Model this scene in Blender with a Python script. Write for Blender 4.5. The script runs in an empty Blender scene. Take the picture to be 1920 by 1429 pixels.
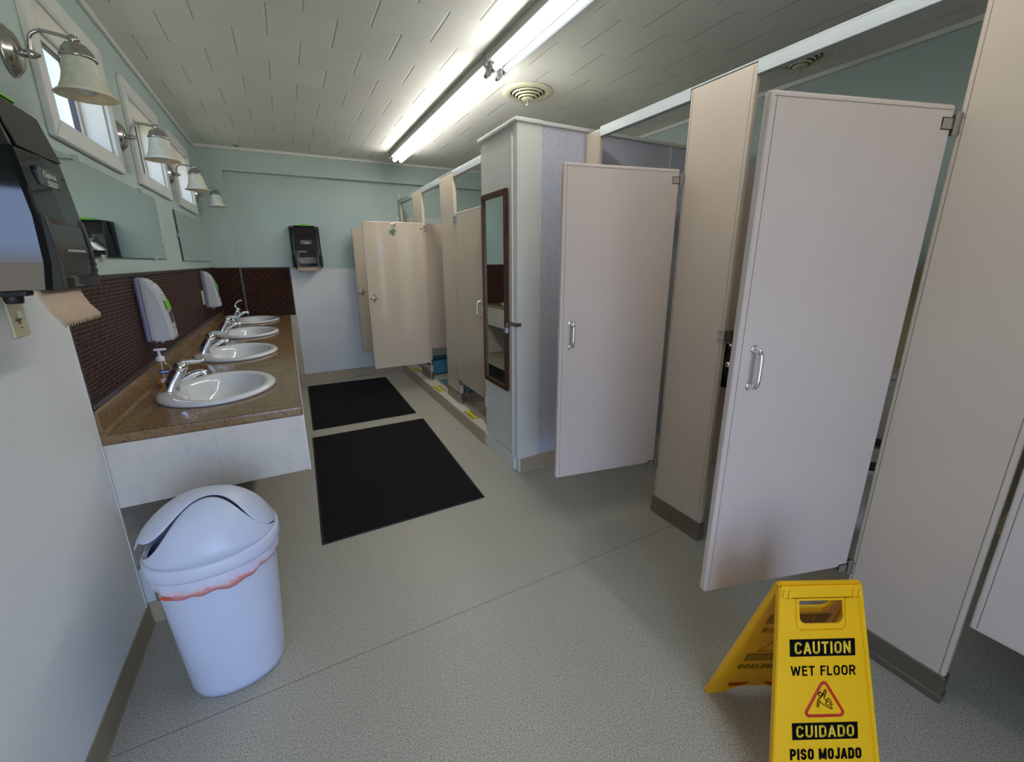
import bpy, bmesh, math, random
from mathutils import Matrix, Vector
random.seed(7)
PI = math.pi
SC = bpy.context.scene
COL = SC.collection

# ------------------------------------------------------------------ materials
class N:
    """tiny node-graph writer"""
    def __init__(s, name):
        s.m = bpy.data.materials.new(name); s.m.use_nodes = True
        s.t = s.m.node_tree; s.n = s.t.nodes
        s.b = s.n['Principled BSDF']; s.out = s.n['Material Output']
    def lk(s, a, b): s.t.links.new(a, b)
    def put(s, sock, v):
        if isinstance(v, bpy.types.NodeSocket): s.lk(v, sock)
        else: sock.default_value = v
    def math(s, op, a, b=0.0, c=0.0):
        n = s.n.new('ShaderNodeMath'); n.operation = op
        s.put(n.inputs[0], a); s.put(n.inputs[1], b); s.put(n.inputs[2], c)
        return n.outputs[0]
    def pos(s, world=True):
        if world:
            return s.n.new('ShaderNodeNewGeometry').outputs['Position']
        return s.n.new('ShaderNodeTexCoord').outputs['Object']
    def xyz(s, v):
        n = s.n.new('ShaderNodeSeparateXYZ'); s.lk(v, n.inputs[0]); return n.outputs
    def comb(s, x, y, z):
        n = s.n.new('ShaderNodeCombineXYZ')
        for i, v in enumerate((x, y, z)): s.put(n.inputs[i], v)
        return n.outputs[0]
    def noise(s, v, scale, detail=3, rough=.5, dist=0):
        n = s.n.new('ShaderNodeTexNoise'); s.lk(v, n.inputs['Vector'])
        n.inputs['Scale'].default_value = scale; n.inputs['Detail'].default_value = detail
        n.inputs['Roughness'].default_value = rough; n.inputs['Distortion'].default_value = dist
        return n.outputs['Fac']
    def voro(s, v, scale, feature='F1', out='Distance'):
        n = s.n.new('ShaderNodeTexVoronoi'); n.feature = feature; s.lk(v, n.inputs['Vector'])
        n.inputs['Scale'].default_value = scale; return n.outputs[out]
    def ramp(s, f, stops):
        n = s.n.new('ShaderNodeValToRGB'); s.lk(f, n.inputs[0]); e = n.color_ramp.elements
        while len(e) < len(stops): e.new(.5)
        for el, (p, c) in zip(e, stops):
            el.position = p; el.color = (c[0], c[1], c[2], 1) if len(c) == 3 else c
        return n.outputs[0]
    def mix(s, f, a, b, mode='MIX'):
        n = s.n.new('ShaderNodeMix'); n.data_type = 'RGBA'; n.blend_type = mode
        s.put(n.inputs[0], f)
        for i, v in ((6, a), (7, b)):
            if isinstance(v, tuple): v = (v[0], v[1], v[2], 1)
            s.put(n.inputs[i], v)
        return n.outputs[2]
    def bump(s, h, strength=.3, dist=.01):
        n = s.n.new('ShaderNodeBump'); n.inputs['Strength'].default_value = strength
        n.inputs['Distance'].default_value = dist; s.lk(h, n.inputs['Height'])
        s.lk(n.outputs[0], s.b.inputs['Normal'])
    def set(s, **k):
        for a, v in k.items():
            a = {'base': 'Base Color', 'rough': 'Roughness', 'metal': 'Metallic', 'trans': 'Transmission Weight', 'ior': 'IOR',
                 'coat': 'Coat Weight', 'spec': 'Specular IOR Level', 'alpha': 'Alpha', 'sss': 'Subsurface Weight',
                 'emit': 'Emission Color', 'emits': 'Emission Strength'}[a]
            if isinstance(v, tuple): v = (v[0], v[1], v[2], 1)
            s.put(s.b.inputs[a], v)
        return s.m

def srgb(r, g, b):
    f = lambda c: (c/255/12.92) if c/255 <= .04045 else ((c/255+.055)/1.055)**2.4
    return (f(r), f(g), f(b))

def plain(name, col, rough=.5, metal=0., var=.06, scale=12, **k):
    """principled with a slight procedural tone variation and fine surface texture"""
    m = N(name); p = m.pos(False)
    f = m.noise(p, scale, 4)
    lo = tuple(c*(1-var) for c in col); hi = tuple(min(1, c*(1+var)) for c in col)
    m.set(base=m.ramp(f, [(.3, lo), (.7, hi)]), rough=rough, metal=metal, **k)
    return m.m

M = {}
# painted wall
def wallpaint(name, col):
    m = N(name); p = m.pos()
    f = m.noise(p, 2.2, 4)
    m.set(base=m.ramp(f, [(.3, tuple(c*.95 for c in col)), (.7, tuple(c*1.04 for c in col))]), rough=.55)
    m.bump(m.noise(p, 260, 2), .12, .002)
    return m.m
M['sage'] = wallpaint('sage_paint', srgb(180, 198, 193))
M['cream'] = wallpaint('cream_paint', srgb(214, 211, 196))
M['whitepaint'] = plain('white_trim_paint', srgb(222, 224, 220), .4, var=.03)
M['closet'] = plain('closet_white_paint', srgb(226, 225, 220), .38, var=.03, scale=5)
M['frp'] = wallpaint('white_wainscot', srgb(228, 231, 231))
M['stallwall'] = wallpaint('beige_wainscot', srgb(196, 186, 150))

# speckled wallboard
m = N('speckled_wallboard'); p = m.pos()
d = m.voro(p, 120); n1 = m.noise(p, 30, 3)
dots = m.math('MULTIPLY', m.math('LESS_THAN', d, .24), m.math('GREATER_THAN', n1, .5))
d2 = m.voro(p, 37); dots2 = m.math('LESS_THAN', d2, .085)
c = m.mix(dots, srgb(205, 206, 220), srgb(140, 137, 148)); c = m.mix(dots2, c, srgb(95, 90, 95))
M['speck'] = m.set(base=c, rough=.45)

# ceiling: 30 cm interlocking tiles laid in a half bond
m = N('ceiling_tile'); X, Y, Z = m.xyz(m.pos())
ry = m.math('DIVIDE', m.math('SUBTRACT', Y, 2.72-30.15), .3015); row = m.math('FLOOR', ry)
fy = m.math('FRACT', ry)
par = m.math('MODULO', row, 2.0)
rx = m.math('ADD', m.math('DIVIDE', m.math('SUBTRACT', X, .26-30.05), .3005), m.math('MULTIPLY', par, .5))
fx = m.math('FRACT', rx); cx = m.math('FLOOR', rx)
dx = m.math('MULTIPLY', m.math('MINIMUM', fx, m.math('SUBTRACT', 1.0, fx)), .3005)
dy = m.math('MULTIPLY', m.math('MINIMUM', fy, m.math('SUBTRACT', 1.0, fy)), .3015)
lx = m.math('LESS_THAN', dx, .0022); ly = m.math('LESS_THAN', dy, .0012)
rnd = m.n.new('ShaderNodeTexWhiteNoise'); rnd.noise_dimensions = '2D'; m.lk(m.comb(cx, row, 0.0), rnd.inputs['Vector'])
tone = m.math('ADD', m.math('MULTIPLY', rnd.outputs['Value'], .05), .95)
warm = m.noise(m.pos(), .9, 3)
basec = m.mix(warm, srgb(240, 239, 230), srgb(235, 235, 226))
basec = m.mix(1.0, basec, m.comb(tone, tone, tone), 'MULTIPLY')
cc = m.mix(m.math('MULTIPLY', lx, .55), basec, srgb(70, 68, 60))
cc = m.mix(m.math('MULTIPLY', ly, .2), cc, srgb(90, 88, 80))
hx = m.math('MINIMUM', m.math('DIVIDE', dx, .007), 1.0); hy = m.math('MINIMUM', m.math('DIVIDE', dy, .003), 1.0)
hh = m.math('ADD', m.math('ADD', hx, m.math('MULTIPLY', hy, .25)), m.math('MULTIPLY', rnd.outputs['Value'], .15))
m.bump(hh, .5, .003)
M['ceil'] = m.set(base=cc, rough=.6)

# speckled sheet vinyl floor with two welded seams
m = N('vinyl_floor'); p = m.pos(); X, Y, Z = m.xyz(p)
a = m.noise(p, 230, 5, .8); b = m.noise(p, 520, 1); big = m.noise(p, 1.3, 4)
c = m.ramp(a, [(.37, srgb(112, 106, 91)), (.5, srgb(173, 168, 154)), (.63, srgb(212, 208, 198))])
c = m.mix(m.math('MULTIPLY', m.math('GREATER_THAN', b, .62), .5), c, srgb(208, 206, 196))
c = m.mix(1.0, c, m.ramp(big, [(.3, (.93, .93, .92)), (.7, (1, 1, 1))]), 'MULTIPLY')
s1 = m.math('LESS_THAN', m.math('ABSOLUTE', m.math('SUBTRACT', Y, 1.305)), .0016)
s2 = m.math('LESS_THAN', m.math('ABSOLUTE', m.math('SUBTRACT', Y, 3.093)), .0018)
c = m.mix(m.math('MULTIPLY', m.math('MAXIMUM', s1, s2), .6), c, srgb(60, 56, 48))
scuff = m.noise(p, 9, 6, .7)
M['floor'] = m.set(base=c, rough=m.math('ADD', .3, m.math('MULTIPLY', scuff, .18)), spec=.4)

# granite-look laminate
def granite(name, mul=1.0):
    m = N(name); p = m.pos()
    a = m.noise(p, 55, 6, .75, .4); b = m.noise(p, 210, 2); big = m.noise(p, 6, 3)
    k = lambda r, g, b_: tuple(v*mul for v in srgb(r, g, b_))
    c = m.ramp(a, [(.28, k(84, 62, 44)), (.42, k(122, 94, 64)), (.52, k(150, 122, 86)), (.62, k(120, 94, 68)), (.75, k(184, 156, 116))])
    c = m.mix(m.math('MULTIPLY', m.math('GREATER_THAN', b, .64), .6), c, k(66, 46, 42))
    c = m.mix(1.0, c, m.ramp(big, [(.3, (.88, .88, .88)), (.7, (1, 1, 1))]), 'MULTIPLY')
    return m.set(base=c, rough=.15)
M['granite'] = granite('brown_laminate')

# embossed backsplash: small diagonal scales
m = N('embossed_backsplash'); p = m.pos(); X, Y, Z = m.xyz(p)
XY = m.math('ADD', X, Y)
u = m.math('MULTIPLY', m.math('ADD', XY, Z), 2*PI/.030); v = m.math('MULTIPLY', m.math('SUBTRACT', XY, Z), 2*PI/.030)
h = m.math('MULTIPLY', m.math('SINE', u), m.math('SINE', v))
u2 = m.math('SINE', m.math('MULTIPLY', m.math('ADD', XY, m.math('MULTIPLY', Z, .6)), 2*PI/.012))
hh = m.math('ADD', h, m.math('MULTIPLY', u2, .35))
c = m.ramp(m.math('ADD', m.math('MULTIPLY', hh, .4), .5), [(.0, srgb(30, 14, 12)), (.6, srgb(56, 30, 25)), (.80, srgb(84, 50, 40)), (.95, srgb(176, 128, 98))])  # copper glints on the ridge peaks are painted into the base colour
m.bump(hh, .9, .004)
M['splash'] = m.set(base=c, rough=.5, spec=.2)
M['splashtrim'] = plain('dark_trim_strip', srgb(62, 50, 48), .35, .3)

# beige wall tile with joints: coordinate used along the wall given by axis
def tile(name, axis, col, w=.305, h=.305, o=(0, 0), joint=.0035, jc=(.25, .24, .22)):
    m = N(name); p = m.pos(); P = m.xyz(p)
    fa = m.math('FRACT', m.math('DIVIDE', m.math('SUBTRACT', P[axis[0]], o[0]-30*w), w))
    fb = m.math('FRACT', m.math('DIVIDE', m.math('SUBTRACT', P[axis[1]], o[1]-30*h), h))
    la = m.math('LESS_THAN', m.math('MULTIPLY', fa, w), joint); lb = m.math('LESS_THAN', m.math('MULTIPLY', fb, h), joint)
    vein = m.noise(p, 14, 6, .7, 1.2)
    c = m.ramp(vein, [(.33, tuple(v*.93 for v in col)), (.46, col), (.6, tuple(min(1, v*1.03) for v in col))])
    c = m.mix(m.math('MAXIMUM', la, lb), c, jc)
    return m.set(base=c, rough=.35)
M['tile_apron'] = tile('apron_tile', (0, 2), srgb(214, 208, 200), w=.334, h=.6, o=(.325, .3), joint=.0022, jc=srgb(196, 191, 184))
M['tile_apron_side'] = tile('apron_tile_side', (1, 2), srgb(214, 208, 196), w=.334, h=.6, o=(.325, .3), joint=.0022, jc=srgb(196, 191, 184))
M['tile_left'] = tile('knee_wall_tile', (1, 2), srgb(198, 200, 200), w=.33, h=.155, o=(.2, .095), jc=srgb(150, 150, 150))
M['tile_far'] = tile('end_wall_tile', (0, 2), srgb(196, 186, 165), w=.40, h=.25, o=(.3, .065), jc=srgb(150, 142, 126))
M['tile_shower'] = tile('shower_wall_tile', (0, 2), srgb(206, 212, 204), w=.2, h=.2, o=(0, .1), jc=srgb(170, 170, 165))
M['tile_curb'] = tile('curb_mosaic', (1, 0), srgb(208, 202, 190), w=.12, h=.4, o=(0, 1.7), jc=srgb(140, 134, 124))

# weathered plank-look tile of the shower floor
m = N('shower_plank_floor'); p = m.pos(); X, Y, Z = m.xyz(p)
row = m.math('FLOOR', m.math('DIVIDE', Y, .11)); off = m.math('MULTIPLY', m.math('MODULO', m.math('ADD', row, 40.0), 3.0), .17)
colx = m.math('FLOOR', m.math('DIVIDE', m.math('ADD', X, off), .45))
w = m.n.new('ShaderNodeTexWhiteNoise'); w.noise_dimensions = '2D'; m.lk(m.comb(colx, row, 0.0), w.inputs['Vector'])
g = m.noise(m.comb(m.math('MULTIPLY', X, .3), m.math('MULTIPLY', Y, 3.0), Z), 18, 4)
c = m.ramp(w.outputs['Value'], [(.1, srgb(128, 114, 100)), (.5, srgb(160, 148, 132)), (.9, srgb(190, 184, 170))])
c = m.mix(1.0, c, m.ramp(g, [(.3, (.85, .85, .85)), (.7, (1, 1, 1))]), 'MULTIPLY')
M['plank'] = m.set(base=c, rough=.4)

# stall enamel
def enamel(name, col, rough=.2):
    m = N(name); p = m.pos(False); f = m.noise(p, 3.0, 4)
    m.set(base=m.ramp(f, [(.3, tuple(v*.97 for v in col)), (.7, tuple(v*1.02 for v in col))]), rough=rough, spec=.45)
    m.bump(m.noise(p, 6, 2), .05, .01)
    return m.m
M['stall'] = enamel('beige_stall_enamel', srgb(205, 190, 174), .26)
M['stalldoor'] = enamel('beige_door_enamel', srgb(212, 198, 190), .24)
M['stall2'] = enamel('glossy_beige_enamel', srgb(205, 190, 170), .09)
M['seam'] = plain('panel_seam', srgb(120, 108, 96), .5)
M['chrome'] = plain('chrome', (.78, .79, .8), .08, 1., var=.02)
M['brushed'] = plain('brushed_steel', (.34, .31, .28), .30, 1., var=.08, scale=30)
M['nickel'] = plain('polished_nickel', (.50, .48, .46), .18, 1., var=.03)
M['alu'] = plain('white_aluminium_rail', srgb(178, 186, 188), .35, .15, var=.02)
M['porc'] = plain('white_porcelain', srgb(228, 230, 232), .08, var=.01, coat=.4)
M['bowlp'] = plain('toilet_porcelain', srgb(222, 224, 222), .1, var=.01)
M['blackgloss'] = plain('black_gloss_plastic', (.004, .004, .006), .05, var=.1)
M['blacksat'] = plain('smoked_black_plastic', (.012, .012, .013), .12, var=.1)
M['blackmat'] = plain('matte_black_plastic', (.012, .012, .013), .5)
M['greykhaki'] = plain('dull_grey_plastic', (.035, .034, .031), .25)
M['green'] = plain('green_plastic', srgb(110, 190, 40), .4)
M['kraft'] = plain('kraft_paper_towel', srgb(205, 182, 158), .85, var=.05, scale=40)
M['soapw'] = plain('white_dispenser_plastic', srgb(205, 208, 212), .16, var=.015)
M['soapbk'] = plain('lilac_grey_plastic', srgb(120, 122, 150), .3)
M['darkwin'] = plain('dark_sight_window', (.05, .055, .055), .1)
M['ivory'] = plain('ivory_plastic', srgb(205, 200, 165), .4)
M['binw'] = plain('white_bin_plastic', srgb(208, 213, 232), .38, var=.012, sss=.05)
M['bindark'] = plain('bin_inside_shade', (.02, .02, .03), .8)
M['bag'] = None
M['mat'] = None
M['ventc'] = plain('cream_vent_enamel', srgb(222, 218, 190), .4)
M['ventd'] = plain('duct_shade', (.03, .025, .02), .8)
M['beigebase'] = plain('beige_cove_base', srgb(178, 160, 132), .4, var=.04)
M['greybase'] = plain('brown_grey_cove_base', srgb(146, 132, 108), .4, var=.05)
M['blue'] = plain('blue_plastic', srgb(72, 134, 160), .4)
M['yellow'] = plain('yellow_plastic', srgb(253, 188, 10), .34, var=.03, sss=.08)
M['ink'] = plain('black_ink', (.004, .004, .004), .8, spec=.05)
M['red'] = plain('red_ink', srgb(200, 32, 30), .45)
M['inkyellow'] = plain('yellow_ink', srgb(245, 205, 40), .45)
M['ghost'] = plain('shadow_print', srgb(150, 118, 8), .5)
M['ghosty'] = plain('faint_yellow_print', srgb(205, 165, 20), .5)
M['white'] = plain('white_print', (.55, .55, .55), .5)
M['markgreen'] = plain('green_marker', srgb(40, 110, 60), .5)
M['navy'] = plain('navy_label', srgb(40, 40, 120), .4)
M['labelw'] = plain('white_label', (.8, .8, .82), .4)
M['lockbody'] = plain('padlock_body', srgb(205, 200, 225), .25, .4)
M['brownish'] = plain('smudge', srgb(120, 90, 70), .7)
M['sealant'] = plain('glazing_bar_dark', (.03, .03, .03), .5)
M['stripy'] = plain('yellow_tread', srgb(235, 225, 50), .5)

m = N('thin_bin_liner'); p = m.pos(False); X, Y, Z = m.xyz(p); f = m.noise(p, 14, 4, .6, 1.5)
hem = m.math('ADD', m.math('MULTIPLY', m.math('SUBTRACT', .462, Z), 28.), m.math('MULTIPLY', m.math('SUBTRACT', f, .5), 1.6))
m.set(base=m.ramp(hem, [(.0, srgb(226, 218, 236)), (.35, srgb(236, 205, 212)), (.6, srgb(236, 150, 148))]), rough=.3, sss=.15)
m.bump(m.noise(p, 45, 3, .6, 1.5), .6, .005); M['bag'] = m.m
M['draw'] = plain('pink_drawstring', srgb(240, 140, 132), .4, var=.15, scale=20)
M['draworange'] = plain('orange_drawstring', srgb(228, 100, 66), .4)

m = N('ribbed_black_mat'); p = m.pos(False); X, Y, Z = m.xyz(p)
r = m.math('SINE', m.math('MULTIPLY', X, 2*PI/.011)); nz = m.noise(p, 160, 2)
m.set(base=m.ramp(nz, [(.3, (.006, .006, .007)), (.7, (.018, .018, .02))]), rough=.95, spec=.15)
m.bump(m.math('ADD', m.math('MULTIPLY', r, .6), nz), .5, .003); M['mat'] = m.m
M['matedge'] = plain('mat_rubber_edge', (.008, .008, .008), .7)

m = N('dark_walnut_frame'); p = m.pos(False); X, Y, Z = m.xyz(p)
f = m.noise(m.comb(m.math('MULTIPLY', X, 6.), m.math('MULTIPLY', Y, 6.), Z), 14, 5)
M['walnut'] = m.set(base=m.ramp(f, [(.3, srgb(48, 26, 18)), (.7, srgb(104, 66, 46))]), rough=.3)
m = N('mirror_glass'); M['mirror'] = m.set(base=(.80, .86, .82), rough=.015, metal=1.)
m = N('mirror_edge'); M['medge'] = m.set(base=(.05, .09, .08), rough=.2)
m = N('clear_plastic'); M['clear'] = m.set(base=(.9, .93, .93), rough=.1, trans=.6, ior=1.4)
m = N('window_pane'); 
gl = m.n.new('ShaderNodeBsdfGlossy'); gl.inputs['Roughness'].default_value = .02
tr = m.n.new('ShaderNodeBsdfTransparent'); mx = m.n.new('ShaderNodeMixShader'); mx.inputs[0].default_value = .06
m.lk(tr.outputs[0], mx.inputs[1]); m.lk(gl.outputs[0], mx.inputs[2]); m.lk(mx.outputs[0], m.out.inputs[0]); M['pane'] = m.m
m = N('bottle_plastic')
gl = m.n.new('ShaderNodeBsdfGlossy'); gl.inputs['Roughness'].default_value = .05
tr = m.n.new('ShaderNodeBsdfTransparent'); tr.inputs[0].default_value = (.93, .93, .9, 1); lw = m.n.new('ShaderNodeLayerWeight'); lw.inputs[0].default_value = .35
mx = m.n.new('ShaderNodeMixShader'); m.lk(lw.outputs['Facing'], mx.inputs[0]); m.lk(tr.outputs[0], mx.inputs[1]); m.lk(gl.outputs[0], mx.inputs[2])
m.lk(mx.outputs[0], m.out.inputs[0]); M['bottle'] = m.m
M['amber'] = plain('amber_soap', srgb(225, 140, 10), .15, sss=.2)
# alabaster lamp shade
m = N('alabaster_glass'); p = m.pos(False); f = m.noise(p, 16, 4, .6, 1.)
M['shade'] = m.set(base=m.ramp(f, [(.3, srgb(204, 198, 176)), (.7, srgb(226, 222, 206))]), rough=.25, sss=.25)
M['bulb'] = plain('frosted_bulb', srgb(215, 212, 215), .3)
m = N('lit_tube'); M['tube'] = m.set(base=(.9, .9, .9), emit=(1.0, .985, .94), emits=24.0)
m = N('lit_tube_dim'); M['tubedim'] = m.set(base=(.25, .27, .28), emit=(.80, .93, 1.0), emits=.75)
M['fixture'] = plain('white_fixture_enamel', srgb(150, 150, 147), .45)
M['socket'] = plain('lampholder_plastic', srgb(190, 188, 186), .35)

# ------------------------------------------------------------------ mesh helpers
class B:
    def __init__(s): s.bm = bmesh.new(); s.mi = 0
    def _tag(s, f0):
        s.bm.faces.ensure_lookup_table()
        for f in s.bm.faces[f0:]: f.material_index = s.mi
    def box(s, x0, x1, y0, y1, z0, z1, bev=0, seg=2, M4=None):
        f0 = len(s.bm.faces)
        t = bmesh.new(); bmesh.ops.create_cube(t, size=1)
        for v in t.verts: v.co = Vector((x0+(v.co.x+.5)*(x1-x0), y0+(v.co.y+.5)*(y1-y0), z0+(v.co.z+.5)*(z1-z0)))
        if bev: bmesh.ops.bevel(t, geom=t.edges[:]+t.verts[:], offset=bev, segments=seg, affect='EDGES', profile=.6)
        if M4: t.transform(M4)
        s.merge(t); return s
    def merge(s, t):
        mp = {}
        for v in t.verts: mp[v] = s.bm.verts.new(v.co)
        for f in t.faces:
            try: nf = s.bm.faces.new([mp[v] for v in f.verts]); nf.material_index = s.mi; nf.smooth = f.smooth
            except ValueError: pass
        t.free()
    def prism(s, pts, h0, h1, axis='z', bev=0):
        """polygon pts (a,b) extruded; axis = extrusion axis, (a,b) are the two others in xyz order"""
        t = bmesh.new()
        def P(a, b, h): return {'z': (a, b, h), 'y': (a, h, b), 'x': (h, a, b)}[axis]
        lo = [t.verts.new(P(a, b, h0)) for a, b in pts]; hi = [t.verts.new(P(a, b, h1)) for a, b in pts]
        n = len(pts); t.faces.new(lo[::-1]); t.faces.new(hi)
        for i in range(n): t.faces.new((lo[i], lo[(i+1) % n], hi[(i+1) % n], hi[i]))
        bmesh.ops.recalc_face_normals(t, faces=t.faces[:])
        if bev: bmesh.ops.bevel(t, geom=t.edges[:], offset=bev, segments=2, affect='EDGES')
        s.merge(t); return s
    def loops(s, loops, cap0=True, cap1=True, closed=True):
        vs = [[s.bm.verts.new(p) for p in L] for L in loops]; n = len(loops[0])
        for a, b in zip(vs, vs[1:]):
            for i in range(n if closed else n-1):
                f = s.bm.faces.new((a[i], a[(i+1) % n], b[(i+1) % n], b[i])); f.material_index = s.mi; f.smooth = True
        if cap0: f = s.bm.faces.new(vs[0][::-1]); f.material_index = s.mi
        if cap1: f = s.bm.faces.new(vs[-1]); f.material_index = s.mi
        return s
    def lathe(s, prof, c=(0, 0, 0), n=32, axis='z', sx=1, sy=1, cap0=True, cap1=True):
        L = []
        for r, h in prof:
            ring = []
            for i in range(n):
                a = 2*PI*i/n; u, v = r*math.cos(a)*sx, r*math.sin(a)*sy
                q = {'z': (u, v, h), 'y': (v, h, u), 'x': (h, u, v)}[axis]
                ring.append((c[0]+q[0], c[1]+q[1], c[2]+q[2]))
            L.append(ring)
        return s.loops(L, cap0, cap1)
    def tube(s, pts, r, n=10, flat=1.0, up=None):
        pts = [Vector(p) for p in pts]; R = r if isinstance(r, (list, tuple)) else [r]*len(pts)
        L = []; prev = None
        for i, p in enumerate(pts):
            d = (pts[min(i+1, len(pts)-1)]-pts[max(i-1, 0)]).normalized()
            if prev is None:
                ref = Vector(up) if up else (Vector((0, 0, 1)) if abs(d.z) < .9 else Vector((1, 0, 0)))
                a = d.cross(ref).normalized()
            else: a = (prev-d*prev.dot(d)).normalized()
            prev = a; b = d.cross(a)
            L.append([p+a*R[i]*math.cos(2*PI*k/n)+b*R[i]*flat*math.sin(2*PI*k/n) for k in range(n)])
        return s.loops(L)
    def grid(s, fn, nu, nv):
        vs = [[s.bm.verts.new(fn(i/nu, j/nv)) for j in range(nv+1)] for i in range(nu+1)]
        for i in range(nu):
            for j in range(nv):
                f = s.bm.faces.new((vs[i][j], vs[i+1][j], vs[i+1][j+1], vs[i][j+1])); f.smooth = True; f.material_index = s.mi
        return s

def spline(pts, n=8):
    """Catmull-Rom through pts"""
    P = [Vector(p) for p in pts]; P = [P[0]*2-P[1]]+P+[P[-1]*2-P[-2]]; out = []
    for i in range(1, len(P)-2):
        for k in range(n):
            t = k/n; a, b, c, d = P[i-1:i+3]
            out.append(.5*((2*b)+(c-a)*t+(2*a-5*b+4*c-d)*t*t+(3*b-a-3*c+d)*t**3))
    out.append(P[-2]); return out

def wmat(o):
    m = o.matrix_basis.copy()
    while o.parent: o = o.parent; m = o.matrix_basis @ m
    return m
def obj(name, b, mats, parent=None, local=False, smooth=None, solid=0):
    """link builder b as ONE mesh object; coordinates are world unless local=True"""
    bm = b.bm
    if parent is not None and not local: bm.transform(wmat(parent).inverted())
    bmesh.ops.recalc_face_normals(bm, faces=bm.faces[:])
    me = bpy.data.meshes.new(name)
    bm.to_mesh(me); bm.free()
    if not isinstance(mats, (list, tuple)): mats = [mats]
    for mm in mats: me.materials.append(M[mm] if isinstance(mm, str) else mm)
    if smooth is True:
        for f in me.polygons: f.use_smooth = True
    o = bpy.data.objects.new(name, me); COL.objects.link(o)
    if parent is not None: o.parent = parent
    if solid:
        md = o.modifiers.new('Solidify', 'SOLIDIFY'); md.thickness = solid; md.offset = 0
    return o
def tag(o, label, cat, group=None):
    o['label'] = label; o['category'] = cat
    if group: o['group'] = group
    return o
def thing(name, label, cat, loc=(0, 0, 0), rz=0, group=None):
    o = bpy.data.objects.new(name, None); COL.objects.link(o); o.location = loc; o.rotation_euler = (0, 0, rz)
    o.empty_display_size = .05
    return tag(o, label, cat, group)
def struct(name, b, mats, parent=None, **k):
    o = obj(name, b, mats, parent, **k)
    if parent is None: o['kind'] = 'structure'
    return o
def dup(root, loc=None, rz=None, label=None):
    r = root.copy(); COL.objects.link(r)
    if loc: r.location = loc
    if rz is not None: r.rotation_euler = (0, 0, rz)
    if label: r['label'] = label
    for ch in list(root.children):
        c = ch.copy(); COL.objects.link(c); c.parent = r
        for g in list(ch.children):
            d = g.copy(); COL.objects.link(d); d.parent = c
    return r
def text_into(b, txt, size, mat4, sx=1.0, depth=.0006, bold=0.0, fitw=None, fith=None):
    cu = bpy.data.curves.new('t', 'FONT'); cu.body = txt; cu.size = size; cu.offset = bold
    cu.align_x = 'CENTER'; cu.align_y = 'CENTER'; cu.extrude = depth/2; cu.resolution_u = 3
    o = bpy.data.objects.new('t', cu); COL.objects.link(o)
    dg = bpy.context.evaluated_depsgraph_get(); me = bpy.data.meshes.new_from_object(o.evaluated_get(dg))
    t = bmesh.new(); t.from_mesh(me)
    xs = [v.co.x for v in t.verts]; ys = [v.co.y for v in t.verts]
    w = max(xs)-min(xs); h = max(ys)-min(ys); mx_, my_ = (max(xs)+min(xs))/2, (max(ys)+min(ys))/2
    kx = (fitw/w) if fitw else sx; ky = (fith/h) if fith else 1
    for v in t.verts: v.co = Vector(((v.co.x-mx_)*kx, (v.co.y-my_)*ky, v.co.z))
    t.transform(mat4)
    for f in t.faces: f.smooth = False
    b.merge(t); bpy.data.objects.remove(o); bpy.data.meshes.remove(me); bpy.data.curves.remove(cu)
def arc(cx, cy, rx, ry, a0, a1, n=10):
    return [(cx+rx*math.cos(math.radians(a0+(a1-a0)*i/n)), cy+ry*math.sin(math.radians(a0+(a1-a0)*i/n))) for i in range(n+1)]
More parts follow.
